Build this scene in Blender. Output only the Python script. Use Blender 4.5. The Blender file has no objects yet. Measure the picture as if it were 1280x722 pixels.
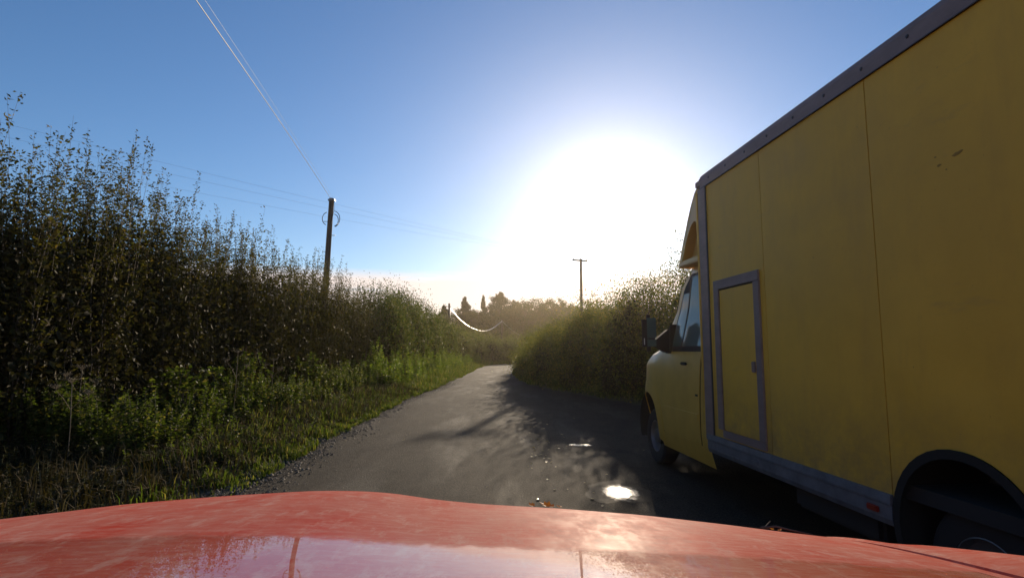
import bpy, bmesh, math, random
import numpy as np
from mathutils import Vector, Matrix
sc = bpy.context.scene
C = sc.collection
random.seed(7)
RNG = np.random.default_rng(11)
R = math.radians

# ------------------------------------------------------------------ camera
F, HZ, H = 700.0, 438.0, 1.45           # focal length in photo pixels, horizon row, eye height
PITCH = math.atan((HZ - 361) / F)
cam = bpy.data.cameras.new('camera'); cam.sensor_width = 36; cam.lens = 36 * F / 1280
cam.clip_start = 0.02; cam.clip_end = 3000
co = bpy.data.objects.new('camera', cam); C.objects.link(co)
co.location = (0, 0, H); co.rotation_euler = (math.pi / 2 + PITCH, 0, 0)
sc.camera = co

# ------------------------------------------------------------------ sky, sun, exposure
SUN_AZ, SUN_EL = 10.3, 13.6             # degrees: right of the view axis, above the horizon
SUN_DIR = Vector((math.sin(R(SUN_AZ)) * math.cos(R(SUN_EL)), math.cos(R(SUN_AZ)) * math.cos(R(SUN_EL)), math.sin(R(SUN_EL))))
w = bpy.data.worlds.new('World'); sc.world = w; w.use_nodes = True
nt = w.node_tree; N = nt.nodes; Lk = nt.links
for n in list(N): N.remove(n)


def wn(t, **k):
    n = N.new(t)
    for a, b in k.items(): setattr(n, a, b)
    return n


def wmath(op, a, b=None, c=None):
    n = wn('ShaderNodeMath', operation=op)
    for i, v in enumerate((a, b, c)):
        if v is None: continue
        if isinstance(v, (int, float)): n.inputs[i].default_value = v
        else: Lk.new(v, n.inputs[i])
    return n.outputs[0]


sky = wn('ShaderNodeTexSky', sky_type='NISHITA')
sky.sun_disc = False; sky.sun_elevation = R(SUN_EL); sky.sun_rotation = R(SUN_AZ)
sky.air_density = 1.0; sky.dust_density = 0.15; sky.ozone_density = 3.5; sky.altitude = 60
tc = wn('ShaderNodeTexCoord')
dot = wn('ShaderNodeVectorMath', operation='DOT_PRODUCT')
nrm = wn('ShaderNodeVectorMath', operation='NORMALIZE')
Lk.new(tc.outputs['Generated'], nrm.inputs[0]); Lk.new(nrm.outputs[0], dot.inputs[0]); dot.inputs[1].default_value = SUN_DIR
d = wmath('MAXIMUM', dot.outputs['Value'], 0.0)
ang2 = wmath('MULTIPLY', wmath('SUBTRACT', 1.0, d), 2.0)            # ~ angle squared (rad^2)
a1 = wmath('MULTIPLY', wmath('POWER', 2.71828, wmath('MULTIPLY', ang2, -1 / 0.0045)), 14.0)
a2 = wmath('MULTIPLY', wmath('POWER', 2.71828, wmath('MULTIPLY', wmath('SQRT', ang2), -1 / 0.135)), 7.6)
aure = wmath('ADD', a1, a2)
acol = wn('ShaderNodeMixRGB', blend_type='MULTIPLY'); acol.inputs[0].default_value = 1
acol.inputs[1].default_value = (1.0, 0.88, 0.70, 1)
cmb = wn('ShaderNodeCombineXYZ'); [Lk.new(aure, cmb.inputs[i]) for i in range(3)]
Lk.new(cmb.outputs[0], acol.inputs[2])
# thin streaky cloud lying low over the horizon
sep = wn('ShaderNodeSeparateXYZ'); Lk.new(nrm.outputs[0], sep.inputs[0])
mp = wn('ShaderNodeMapping'); mp.inputs['Scale'].default_value = (2.2, 2.2, 26)
Lk.new(nrm.outputs[0], mp.inputs[0])
nz = wn('ShaderNodeTexNoise'); nz.inputs['Scale'].default_value = 2.0; nz.inputs['Detail'].default_value = 6; nz.inputs['Roughness'].default_value = .6
Lk.new(mp.outputs[0], nz.inputs['Vector'])
cr = wn('ShaderNodeValToRGB'); cr.color_ramp.elements[0].position = .30; cr.color_ramp.elements[1].position = .46
Lk.new(nz.outputs[0], cr.inputs[0])
band = wn('ShaderNodeMapRange'); band.inputs[1].default_value = .142; band.inputs[2].default_value = .122; band.inputs[3].default_value = 0; band.inputs[4].default_value = 1
Lk.new(sep.outputs['Z'], band.inputs[0])
cf = wmath('MULTIPLY', wmath('MULTIPLY', cr.outputs[0], band.outputs[0]), .85)
hs = wn('ShaderNodeHueSaturation'); hs.inputs['Saturation'].default_value = 1.12; hs.inputs['Value'].default_value = 1.0; 
tint = wn('ShaderNodeMixRGB', blend_type='MULTIPLY'); tint.inputs[0].default_value = 1; tint.inputs[2].default_value = (1.06, .97, .98, 1); Lk.new(sky.outputs[0], tint.inputs[1]); Lk.new(tint.outputs[0], hs.inputs['Color'])
cl = wn('ShaderNodeMixRGB'); Lk.new(cf, cl.inputs[0]); Lk.new(hs.outputs[0], cl.inputs[1]); cl.inputs[2].default_value = (7.6, 6.2, 5.5, 1)
addc = wn('ShaderNodeMixRGB', blend_type='ADD'); addc.inputs[0].default_value = 1
Lk.new(cl.outputs[0], addc.inputs[1]); Lk.new(acol.outputs[0], addc.inputs[2])
bg = wn('ShaderNodeBackground'); bg.inputs[1].default_value = 0.12
out = wn('ShaderNodeOutputWorld')
Lk.new(addc.outputs[0], bg.inputs[0]); Lk.new(bg.outputs[0], out.inputs[0])

sl = bpy.data.lights.new('sun', 'SUN'); sl.energy = 5.0; sl.angle = R(0.5); sl.color = (1.0, .82, .60)
so = bpy.data.objects.new('sun', sl); C.objects.link(so)
so.rotation_euler = (-SUN_DIR).to_track_quat('-Z', 'Y').to_euler(); so.location = (0, 0, 30)
sc.view_settings.view_transform = 'Standard'; sc.view_settings.look = 'None'
sc.view_settings.exposure = 0.2; sc.view_settings.gamma = 1
sc.view_settings.use_curve_mapping = False
sc.cycles.use_denoising = True
sc.cycles.max_bounces = 6; sc.cycles.diffuse_bounces = 3; sc.cycles.transmission_bounces = 4; sc.cycles.volume_bounces = 0
sc.cycles.transparent_max_bounces = 6

# ------------------------------------------------------------------ helpers


def mat(name, col=(.5, .5, .5), rough=.6, metal=0.0, coat=0.0, coat_rough=.05, spec=.5, trans=0.0):
    m = bpy.data.materials.new(name); m.use_nodes = True
    b = m.node_tree.nodes['Principled BSDF']
    b.inputs['Base Color'].default_value = (*col, 1); b.inputs['Roughness'].default_value = rough
    b.inputs['Metallic'].default_value = metal; b.inputs['Coat Weight'].default_value = coat
    b.inputs['Coat Roughness'].default_value = coat_rough; b.inputs['Specular IOR Level'].default_value = spec
    b.inputs['Transmission Weight'].default_value = trans
    return m


class NT:
    """small helper for building node graphs inside a material"""
    def __init__(s, m):
        s.m = m; s.n = m.node_tree.nodes; s.l = m.node_tree.links; s.b = s.n['Principled BSDF']

    def add(s, t, **k):
        n = s.n.new(t)
        for a, b in k.items():
            if a in n.inputs.keys() if hasattr(n.inputs, 'keys') else False: n.inputs[a].default_value = b
            else: setattr(n, a, b)
        return n

    def tex(s): return s.add('ShaderNodeTexCoord')

    def noise(s, scale, detail=4, rough=.55, vec=None, stretch=None):
        n = s.add('ShaderNodeTexNoise'); n.inputs['Scale'].default_value = scale; n.inputs['Detail'].default_value = detail; n.inputs['Roughness'].default_value = rough
        v = vec if vec is not None else s.tex().outputs['Object']
        if stretch:
            mp = s.add('ShaderNodeMapping'); mp.inputs['Scale'].default_value = stretch; s.l.new(v, mp.inputs[0]); v = mp.outputs[0]
        s.l.new(v, n.inputs['Vector']); return n.outputs[0]

    def ramp(s, fac, *stops):
        r = s.add('ShaderNodeValToRGB'); e = r.color_ramp.elements
        while len(e) < len(stops): e.new(.5)
        for i, (p, c) in enumerate(stops):
            e[i].position = p; e[i].color = (*c, 1) if isinstance(c, (tuple, list)) else (c, c, c, 1)
        s.l.new(fac, r.inputs[0]); return r.outputs[0]

    def mix(s, fac, a, b, mode='MIX'):
        n = s.add('ShaderNodeMixRGB', blend_type=mode)
        for i, v in enumerate((fac, a, b)):
            if isinstance(v, (int, float)): n.inputs[i].default_value = v if i == 0 else (v, v, v, 1)
            elif isinstance(v, (tuple, list)): n.inputs[i].default_value = (*v, 1)
            else: s.l.new(v, n.inputs[i])
        return n.outputs[0]

    def bump(s, h, strength, dist=.01):
        n = s.add('ShaderNodeBump'); n.inputs['Strength'].default_value = strength; n.inputs['Distance'].default_value = dist
        s.l.new(h, n.inputs['Height']); s.l.new(n.outputs[0], s.b.inputs['Normal']); return n


def leafmat(name, stops, trans=.45, rough=.5, tint=(1.3, 1.4, .45)):
    """stops: colours picked per leaf; part of the light passes through the blade"""
    m = mat(name, rough=rough, spec=.06); k = NT(m)
    g = k.add('ShaderNodeNewGeometry')
    col = k.ramp(g.outputs['Random Per Island'], *stops)
    k.l.new(col, k.b.inputs['Base Color'])
    t = k.add('ShaderNodeBsdfTranslucent')
    k.l.new(k.mix(1.0, col, tint, 'MULTIPLY'), t.inputs[0])
    mx = k.add('ShaderNodeMixShader'); mx.inputs[0].default_value = trans
    k.l.new(k.b.outputs[0], mx.inputs[1]); k.l.new(t.outputs[0], mx.inputs[2])
    k.l.new(mx.outputs[0], k.n['Material Output'].inputs[0])
    return m


def tag(o, label=None, cat=None, group=None, kind=None):
    if label: o['label'] = label
    if cat: o['category'] = cat
    if group: o['group'] = group
    if kind: o['kind'] = kind
    return o


def empty(name, loc, label, cat, group=None, rz=0):
    o = bpy.data.objects.new(name, None); C.objects.link(o); o.location = loc; o.rotation_euler = (0, 0, rz)
    o.empty_display_size = .2
    return tag(o, label, cat, group)


def link(name, me, m, parent=None, smooth=False):
    if m is not None and not me.materials: me.materials.append(m)
    if smooth: me.polygons.foreach_set('use_smooth', [True] * len(me.polygons))
    o = bpy.data.objects.new(name, me); C.objects.link(o)
    if parent is not None: o.parent = parent
    return o


def mesh(name, v, f, m, parent=None, smooth=False):
    me = bpy.data.meshes.new(name); me.from_pydata([tuple(map(float, p)) for p in v], [], [tuple(map(int, q)) for q in f]); me.update()
    return link(name, me, m, parent, smooth)


def npmesh(name, V, faces_n, idx, m, parent=None, smooth=False):
    """V (n,3) verts; faces_n list of loop counts; idx flat loop vertex indices"""
    me = bpy.data.meshes.new(name)
    me.vertices.add(len(V)); me.vertices.foreach_set('co', np.asarray(V, np.float32).ravel())
    me.loops.add(len(idx)); me.loops.foreach_set('vertex_index', np.asarray(idx, np.int32))
    st = np.concatenate([[0], np.cumsum(faces_n)[:-1]]).astype(np.int32)
    me.polygons.add(len(faces_n)); me.polygons.foreach_set('loop_start', st); me.polygons.foreach_set('loop_total', np.asarray(faces_n, np.int32))
    me.update(calc_edges=True); me.validate()
    return link(name, me, m, parent, smooth)


class MB:
    """collects boxes, tubes, prisms into one mesh"""
    def __init__(s): s.v = []; s.f = []

    def box(s, a, b, bev=0.0):
        (x0, y0, z0), (x1, y1, z1) = [min(a[i], b[i]) for i in range(3)], [max(a[i], b[i]) for i in range(3)]
        n = len(s.v)
        if bev <= 0:
            s.v += [(x0, y0, z0), (x1, y0, z0), (x1, y1, z0), (x0, y1, z0), (x0, y0, z1), (x1, y0, z1), (x1, y1, z1), (x0, y1, z1)]
            s.f += [tuple(n + i for i in q) for q in ((0, 3, 2, 1), (4, 5, 6, 7), (0, 1, 5, 4), (1, 2, 6, 5), (2, 3, 7, 6), (3, 0, 4, 7))]
        else:
            bm = bmesh.new(); bmesh.ops.create_cube(bm, size=1)
            for v in bm.verts: v.co = Vector(((x0 + x1) / 2 + v.co.x * (x1 - x0), (y0 + y1) / 2 + v.co.y * (y1 - y0), (z0 + z1) / 2 + v.co.z * (z1 - z0)))
            bmesh.ops.bevel(bm, geom=bm.edges[:], offset=bev, segments=2, affect='EDGES')
            s.take(bm)
        return s

    def take(s, bm):
        bm.verts.ensure_lookup_table(); bm.verts.index_update(); n = len(s.v)
        s.v += [tuple(v.co) for v in bm.verts]; s.f += [tuple(n + v.index for v in f.verts) for f in bm.faces]; bm.free(); return s

    def tube(s, pts, r, sides=6, closed=False, cap=True):
        pts = [Vector(p) for p in pts]; k = len(pts); rs = r if isinstance(r, (list, tuple)) else [r] * k
        n = len(s.v); up = Vector((0, 0, 1))
        for i, p in enumerate(pts):
            a = pts[(i - 1) % k] if (closed or i) else p; b = pts[(i + 1) % k] if (closed or i < k - 1) else p
            t = (b - a).normalized(); q = up if abs(t.z) < .9 else Vector((1, 0, 0))
            x = t.cross(q).normalized(); y = x.cross(t).normalized()
            for j in range(sides):
                an = 2 * math.pi * j / sides; s.v.append(tuple(p + (x * math.cos(an) + y * math.sin(an)) * rs[i]))
        for i in range(k if closed else k - 1):
            for j in range(sides):
                a = n + i * sides + j; b = n + i * sides + (j + 1) % sides
                c = n + ((i + 1) % k) * sides + (j + 1) % sides; e = n + ((i + 1) % k) * sides + j
                s.f.append((a, b, c, e))
        if cap and not closed:
            s.f.append(tuple(n + j for j in range(sides))[::-1]); s.f.append(tuple(n + (k - 1) * sides + j for j in range(sides)))
        return s

    def lathe(s, prof, centre, axis='x', seg=28):
        """prof: (radius, offset along axis) pairs"""
        n = len(s.v); cx, cy, cz = centre; k = len(prof)
        for r, o in prof:
            for j in range(seg):
                a = 2 * math.pi * j / seg; p, q = r * math.cos(a), r * math.sin(a)
                s.v.append((cx + o, cy + p, cz + q) if axis == 'x' else (cx + p, cy + q, cz + o) if axis == 'z' else (cx + p, cy + o, cz + q))
        for i in range(k - 1):
            for j in range(seg): s.f.append((n + i * seg + j, n + i * seg + (j + 1) % seg, n + (i + 1) * seg + (j + 1) % seg, n + (i + 1) * seg + j))
        return s

    def grid(s, P, cu=False):
        """P: rows of equal-length point lists"""
        n = len(s.v); a, b = len(P), len(P[0])
        for r in P: s.v += [tuple(p) for p in r]
        for i in range(a - 1):
            for j in range(b - 1): s.f.append((n + i * b + j, n + i * b + j + 1, n + (i + 1) * b + j + 1, n + (i + 1) * b + j))
        return s

    def slab(s, front, back):
        """closed solid between two matching grids"""
        a, b = len(front), len(front[0]); n = len(s.v); s.grid(front); m_ = len(s.v); s.grid([r for r in back])
        rim = [(0, j) for j in range(b)] + [(i, b - 1) for i in range(1, a)] + [(a - 1, j) for j in range(b - 2, -1, -1)] + [(i, 0) for i in range(a - 2, 0, -1)]
        for q in range(len(rim)):
            (i, j), (k, l) = rim[q], rim[(q + 1) % len(rim)]
            s.f.append((n + i * b + j, m_ + i * b + j, m_ + k * b + l, n + k * b + l))
        return s

    def poly(s, pts, d0, d1, axis=0):
        """extrude a 2-D outline (in the two other axes) between d0 and d1 along axis"""
        bm = bmesh.new()
        def mk(p, d): q = list(p); q.insert(axis, d); return bm.verts.new(q)
        lo = [mk(p, d0) for p in pts]; hi = [mk(p, d1) for p in pts]
        f1 = bm.faces.new(lo); f2 = bm.faces.new(hi[::-1])
        for i in range(len(pts)): bm.faces.new((lo[i], hi[i], hi[(i + 1) % len(pts)], lo[(i + 1) % len(pts)]))
        bmesh.ops.triangulate(bm, faces=[f1, f2]); bmesh.ops.recalc_face_normals(bm, faces=bm.faces[:])
        return s.take(bm)

    def build(s, name, m, parent=None, smooth=False, sharp=35, recalc=True):
        me = bpy.data.meshes.new(name); me.from_pydata(s.v, [], s.f); me.update()
        if recalc:
            bm = bmesh.new(); bm.from_mesh(me); bmesh.ops.recalc_face_normals(bm, faces=bm.faces[:]); bm.to_mesh(me); bm.free()
        o = link(name, me, m, parent, smooth)
        if smooth: me.set_sharp_from_angle(angle=R(sharp))
        return o


def nrmz(a): return a / np.maximum(np.linalg.norm(a, axis=1, keepdims=True), 1e-9)


def leaves(name, pos, dirs, L, W, m, parent=None, fold=.25):
    """each leaf a pointed blade of two triangles folded along its midrib"""
    n = len(pos); pos = np.asarray(pos, float); dirs = nrmz(np.asarray(dirs, float))
    L = np.broadcast_to(np.asarray(L, float), (n,))[:, None]; W = np.broadcast_to(np.asarray(W, float), (n,))[:, None]
    rnd = RNG.normal(size=(n, 3)); side = nrmz(np.cross(dirs, rnd)); up = np.cross(side, dirs)
    a = pos; t = pos + dirs * L; mid = pos + dirs * L * .45
    l = mid + side * W * .5 + up * W * fold; r = mid - side * W * .5 + up * W * fold
    V = np.stack([a, l, t, r], 1).reshape(-1, 3)
    b = np.arange(n)[:, None] * 4
    idx = np.concatenate([b, b + 1, b + 2, b, b + 2, b + 3], 1).ravel()
    return npmesh(name, V, np.full(2 * n, 3), idx, m, parent)


def tubes(name, lines, m, parent=None, sides=3):
    """lines: list of (points, r0, r1)"""
    V = []; Fc = []
    for pts, r0, r1 in lines:
        k = len(pts); n = len(V)
        for i, p in enumerate(pts):
            q = pts[min(i + 1, k - 1)]; o = pts[max(i - 1, 0)]
            t = np.array(q) - np.array(o); t = t / (np.linalg.norm(t) + 1e-9)
            x = np.cross(t, (0.3, 1, .1)); x /= np.linalg.norm(x) + 1e-9; y = np.cross(x, t)
            r = r0 + (r1 - r0) * i / (k - 1)
            for j in range(sides):
                a = 2 * math.pi * j / sides; V.append(np.array(p) + (x * math.cos(a) + y * math.sin(a)) * r)
        for i in range(k - 1):
            for j in range(sides):
                Fc.append((n + i * sides + j, n + i * sides + (j + 1) % sides, n + (i + 1) * sides + (j + 1) % sides, n + (i + 1) * sides + j))
        # closed tip so no open end shows
        Fc.append(tuple(n + (k - 1) * sides + j for j in range(sides)))
    idx = [i for f in Fc for i in f]
    return npmesh(name, np.array(V), [len(f) for f in Fc], idx, m, parent, smooth=sides > 4)


def interp(x, tab): return float(np.interp(x, [t[0] for t in tab], [t[1] for t in tab]))

# ------------------------------------------------------------------ materials
M = {}
M['leaf_near'] = leafmat('willow_leaf', [(0, (.040, .042, .015)), (.45, (.070, .066, .022)), (.85, (.10, .080, .026)), (1, (.14, .09, .03))], .40)
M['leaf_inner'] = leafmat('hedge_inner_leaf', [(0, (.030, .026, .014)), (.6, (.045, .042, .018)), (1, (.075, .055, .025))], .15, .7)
M['leaf_mid'] = leafmat('hawthorn_leaf', [(0, (.040, .058, .018)), (.5, (.070, .090, .025)), (.85, (.11, .12, .035)), (1, (.18, .14, .05))], .40)
M['leaf_right'] = leafmat('hazel_leaf', [(0, (.050, .062, .018)), (.5, (.09, .10, .026)), (.85, (.15, .14, .036)), (1, (.24, .17, .05))], .50)
M['leaf_far'] = leafmat('far_leaf', [(0, (.035, .042, .016)), (.5, (.055, .060, .022)), (1, (.10, .085, .035))], .30)
M['needle'] = leafmat('conifer_needle', [(0, (.022, .030, .014)), (1, (.045, .052, .022))], .15)
M['leaf_pale'] = leafmat('pale_leaf', [(0, (.08, .09, .035)), (.6, (.13, .14, .05)), (1, (.19, .17, .08))], .4)
M['weed'] = leafmat('nettle_leaf', [(0, (.032, .045, .013)), (.5, (.055, .078, .020)), (.85, (.10, .115, .035)), (1, (.20, .16, .07))], .45)
M['grass'] = leafmat('grass_blade', [(0, (.050, .075, .014)), (.45, (.085, .120, .024)), (.75, (.14, .155, .040)), (1, (.24, .19, .09))], .50, .65)
M['weed_lit_tint'] = leafmat('sunlit_weed_leaf', [(0, (.06, .095, .018)), (.6, (.11, .155, .030)), (1, (.18, .19, .05))], .55)  # brighter copy of the weed leaf, with sunlight put into its colour
M['dead_grass'] = leafmat('dead_grass', [(0, (.035, .028, .014)), (.6, (.07, .052, .026)), (1, (.15, .11, .06))], .15, .8)
M['dry'] = mat('dry_stem', (.16, .12, .07), .8)
M['bark'] = mat('twig_bark', (.085, .062, .042), .8)
M['wood'] = mat('pole_wood', (.07, .052, .038), .85)
k = NT(M['wood']); n_ = k.noise(9, 5, .6, stretch=(6, 6, .35)); k.l.new(k.ramp(n_, (.3, (.035, .026, .02)), (.7, (.12, .09, .065))), k.b.inputs['Base Color']); k.bump(n_, .6, .01)

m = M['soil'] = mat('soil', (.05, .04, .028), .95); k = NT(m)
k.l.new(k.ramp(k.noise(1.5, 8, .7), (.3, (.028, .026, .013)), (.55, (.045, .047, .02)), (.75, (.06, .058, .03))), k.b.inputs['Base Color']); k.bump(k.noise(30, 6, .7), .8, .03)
m = M['field'] = mat('field_grass', (.07, .09, .03), .95); k = NT(m)
k.l.new(k.ramp(k.noise(.12, 8, .6), (.35, (.05, .065, .022)), (.7, (.09, .10, .035))), k.b.inputs['Base Color']); k.bump(k.noise(8, 6, .7), .7, .05)

# asphalt: UV x = across the lane in metres from its left edge, y = along
m = M['road'] = mat('worn_asphalt', (.06, .056, .05), .6, spec=.12); k = NT(m)
uv = k.tex().outputs['UV']; ob = k.tex().outputs['Object']
sepn = k.add('ShaderNodeSeparateXYZ'); k.l.new(uv, sepn.inputs[0])
wob = k.noise(.25, 3, .5, vec=ob)
ax = k.add('ShaderNodeMath', operation='MULTIPLY_ADD'); k.l.new(wob, ax.inputs[0]); ax.inputs[1].default_value = .9; k.l.new(sepn.outputs[0], ax.inputs[2])
prof = k.ramp(k.add('ShaderNodeMapRange').outputs[0], (0, 0), (1, 1)) if False else None
mr = k.add('ShaderNodeMapRange'); mr.inputs[1].default_value = 0.45; mr.inputs[2].default_value = 6.45; k.l.new(ax.outputs[0], mr.inputs[0])
track = k.ramp(mr.outputs[0], (0, .0), (.10, .25), (.17, .95), (.25, .35), (.34, .05), (.42, .35), (.50, .9), (.58, .25), (.8, .15), (1, .1))
fine = k.noise(190, 3, .7, vec=ob); grit = k.noise(48, 5, .7, vec=ob); big = k.noise(.9, 6, .62, vec=ob, stretch=(1, .35, 1)); blot = k.noise(3.2, 6, .65, vec=ob, stretch=(1, .5, 1))
base = k.ramp(grit, (.34, (.008, .0062, .0045)), (.5, (.024, .019, .0135)), (.66, (.062, .048, .034)))
lite = k.mix(1.0, base, (1.3, 1.25, 1.15), 'MULTIPLY')
tfac = k.mix(1.0, track, k.ramp(big, (.3, .25), (.65, 1.0)), 'MULTIPLY')
col = k.mix(tfac, base, lite)
col = k.mix(k.ramp(blot, (.38, .75), (.5, 0)), col, k.mix(1.0, col, (.52, .50, .48), 'MULTIPLY'))
col = k.mix(k.ramp(fine, (.56, 0), (.66, .6)), col, (.19, .165, .13))
k.l.new(col, k.b.inputs['Base Color'])
wet = k.ramp(k.noise(1.1, 6, .6, vec=ob, stretch=(1.3, .28, 1)), (.50, 0), (.63, 1))
k.l.new(k.ramp(wet, (0, .88), (1, .74)), k.b.inputs['Roughness'])
hh = k.mix(.5, grit, fine); bmp = k.bump(hh, 1.0, .016)
M['gravel'] = mat('gravel', (.14, .125, .105), .85); k = NT(M['gravel']); k.l.new(k.ramp(k.add('ShaderNodeNewGeometry').outputs['Random Per Island'], (0, (.045, .036, .026)), (.6, (.11, .088, .062)), (1, (.24, .20, .15))), k.b.inputs['Base Color'])
m = M['water'] = mat('puddle_water', (.020, .017, .013), .15, spec=.5); k = NT(m)
ob = k.tex().outputs['Object']; ln = k.add('ShaderNodeVectorMath', operation='LENGTH'); mp = k.add('ShaderNodeMapping'); mp.inputs['Scale'].default_value = (3.2, 1.9, 0); mp.inputs['Location'].default_value = (-.06, .05, 0)
k.l.new(ob, mp.inputs[0]); k.l.new(mp.outputs[0], ln.inputs[0])
edge = k.mix(.75, ln.outputs['Value'], k.noise(13, 6, .75, vec=ob), 'ADD')           # 0 in the standing water, 1 on the damp gritty rim
rim = k.ramp(edge, (.66, 0), (1.08, 1))
stn = k.ramp(k.noise(34, 5, .8, vec=ob), (.55, 0), (.60, 1))
k.l.new(k.ramp(k.mix(1.0, rim, stn, 'LIGHTEN'), (0, .14), (.35, .27), (.7, .42), (1, .75)), k.b.inputs['Roughness'])
k.l.new(k.ramp(rim, (0, .5), (.6, .4), (1, .10)), k.b.inputs['Specular IOR Level'])
k.l.new(k.mix(k.mix(1.0, rim, stn, 'LIGHTEN'), (.016, .013, .010), (.030, .024, .017)), k.b.inputs['Base Color'])
rip = k.noise(40, 3, .6, vec=ob); grt = k.noise(150, 4, .8, vec=ob)
k.bump(k.mix(k.mix(1.0, rim, stn, 'LIGHTEN'), k.mix(1.0, rip, .35, 'MULTIPLY'), grt), .9, .008)

# van paint and fittings
m = M['van_yellow'] = mat('faded_yellow_panel', (.40, .29, .055), .48, spec=.2); k = NT(m)
big = k.noise(1.3, 7, .65); sp = k.noise(60, 3, .7); st_ = k.noise(3.0, 6, .7, stretch=(1, 1, .22))
c = k.ramp(big, (.3, (.585, .335, .034)), (.7, (.73, .43, .054)))
c = k.mix(k.ramp(st_, (.50, 0), (.75, .42)), c, (.42, .25, .055))
c = k.mix(k.ramp(k.noise(.7, 4, .6), (.42, 0), (.62, .35)), c, (.50, .30, .05))
c = k.mix(k.ramp(k.noise(5, 8, .75, stretch=(1, .25, 1)), (.60, 0), (.72, .35)), c, (.36, .24, .08))
c = k.mix(k.ramp(k.noise(26, 3, .6), (.70, 0), (.74, .55)), c, (.30, .18, .03))
c = k.mix(k.ramp(sp, (.66, 0), (.75, .45)), c, (.26, .16, .03))
zz_ = k.add('ShaderNodeSeparateXYZ'); k.l.new(k.tex().outputs['Object'], zz_.inputs[0])
mr = k.add('ShaderNodeMapRange'); mr.inputs[1].default_value = 1.25; mr.inputs[2].default_value = .62; k.l.new(zz_.outputs[2], mr.inputs[0])
c = k.mix(k.mix(1.0, mr.outputs[0], k.ramp(k.noise(6, 7, .7), (.35, .1), (.7, .8)), 'MULTIPLY'), c, (.20, .14, .07)); k.l.new(c, k.b.inputs['Base Color'])
k.l.new(k.ramp(big, (.3, .42), (.7, .62)), k.b.inputs['Roughness']); k.bump(k.noise(3.5, 5, .5), .25, .012)
M['van_paint'] = mat('yellow_cab_paint', (.50, .37, .075), .42, coat=.15, coat_rough=.12)
k = NT(M['van_paint']); k.l.new(k.ramp(k.noise(4, 6, .6), (.3, (.50, .285, .034)), (.7, (.60, .345, .050))), k.b.inputs['Base Color'])
m = M['alu'] = mat('dull_aluminium', (.33, .30, .34), .6, metal=.3); k = NT(m)
k.l.new(k.ramp(k.noise(7, 6, .7, stretch=(1, .3, 1)), (.3, (.18, .125, .108)), (.7, (.27, .195, .175))), k.b.inputs['Base Color']); k.bump(k.noise(40, 4, .6), .2, .004)
M['skirt'] = mat('grey_skirt', (.14, .145, .16), .55, metal=.3)
k = NT(M['skirt']); k.l.new(k.ramp(k.noise(6, 6, .7), (.3, (.09, .092, .10)), (.7, (.18, .185, .20))), k.b.inputs['Base Color'])
M['black'] = mat('black_plastic', (.016, .014, .012), .75, spec=.3)
M['rubber'] = mat('tyre_rubber', (.016, .015, .014), .85)
M['under'] = mat('underbody', (.02, .018, .016), .9)
M['steel'] = mat('steel_rim', (.16, .16, .165), .45, metal=.7)
M['chrome'] = mat('bright_metal', (.6, .6, .6), .2, metal=1)
M['glass'] = mat('cab_glass', (.06, .10, .09), .05, spec=.35)
M['red_lamp'] = mat('red_marker', (.22, .02, .01), .3)
M['screw'] = mat('dark_screw', (.06, .055, .06), .5, metal=.5)
M['smudge'] = mat('scuff_grime', (.28, .165, .025), .8)
M['cable'] = mat('bright_cable', (.75, .72, .66), .28, metal=.85)
M['dark_cable'] = mat('dark_cable', (.05, .05, .05), .5)
M['blue_cable'] = mat('thin_power_wire', (.40, .44, .50), .5, metal=.2)
M['porcelain'] = mat('insulator', (.30, .26, .22), .3)

# red car paint: sun-bleached, dusty, with a clear coat that still mirrors the sky
m = M['car_red'] = mat('faded_red_paint', (.42, .045, .022), .42, coat=1.0, coat_rough=.045, spec=.006); k = NT(m)
ob = k.tex().outputs['Object']
dust = k.noise(7, 8, .68, vec=ob, stretch=(1, .55, 1)); spk = k.noise(170, 2, .6, vec=ob); dirt = k.noise(34, 5, .7, vec=ob, stretch=(1, .4, 1))
c = k.ramp(k.noise(2.2, 5, .6, vec=ob), (.3, (.40, .040, .022)), (.7, (.50, .058, .032)))
c = k.mix(k.ramp(dust, (.36, .06), (.68, .50)), c, (.52, .27, .20))
c = k.mix(k.ramp(dirt, (.52, 0), (.68, .50)), c, (.56, .36, .29))
c = k.mix(k.ramp(k.noise(60, 6, .75, vec=ob, stretch=(.35, 1.3, 1)), (.46, 0), (.70, .42)), c, (.56, .34, .27))
c = k.mix(k.ramp(k.noise(95, 4, .7, vec=ob, stretch=(.4, 1, 1)), (.55, 0), (.72, .28)), c, (.34, .05, .03))
c = k.mix(k.ramp(spk, (.69, 0), (.74, .55)), c, (.45, .33, .27)); k.l.new(c, k.b.inputs['Base Color'])
# road film lies thick over the nose, rain has washed the part near the windscreen
sx_ = k.add('ShaderNodeSeparateXYZ'); k.l.new(ob, sx_.inputs[0])
mr = k.add('ShaderNodeMapRange'); mr.inputs[1].default_value = .70; mr.inputs[2].default_value = .95; k.l.new(sx_.outputs[1], mr.inputs[0])
film = k.mix(.30, k.mix(1.0, mr.outputs[0], 1.35, 'MULTIPLY'), dirt, 'ADD')
film = k.ramp(k.mix(.22, film, k.noise(26, 5, .7, vec=ob, stretch=(1, 1, 1)), 'ADD'), (.34, 0), (.48, .8), (1.1, 1))
k.l.new(k.ramp(film, (0, .010), (1, .20)), k.b.inputs['Coat Roughness'])
k.l.new(k.ramp(film, (0, .85), (.45, .22), (1, .03)), k.b.inputs['Coat Weight'])
k.l.new(k.ramp(dirt, (.4, .5), (.7, .7)), k.b.inputs['Roughness'])
M['lens'] = mat('headlight_lens', (.55, .58, .6), .08, coat=1)
M['dead_leaf'] = leafmat('fallen_leaf', [(0, (.30, .12, .03)), (1, (.45, .20, .05))], .35, .4)
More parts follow.
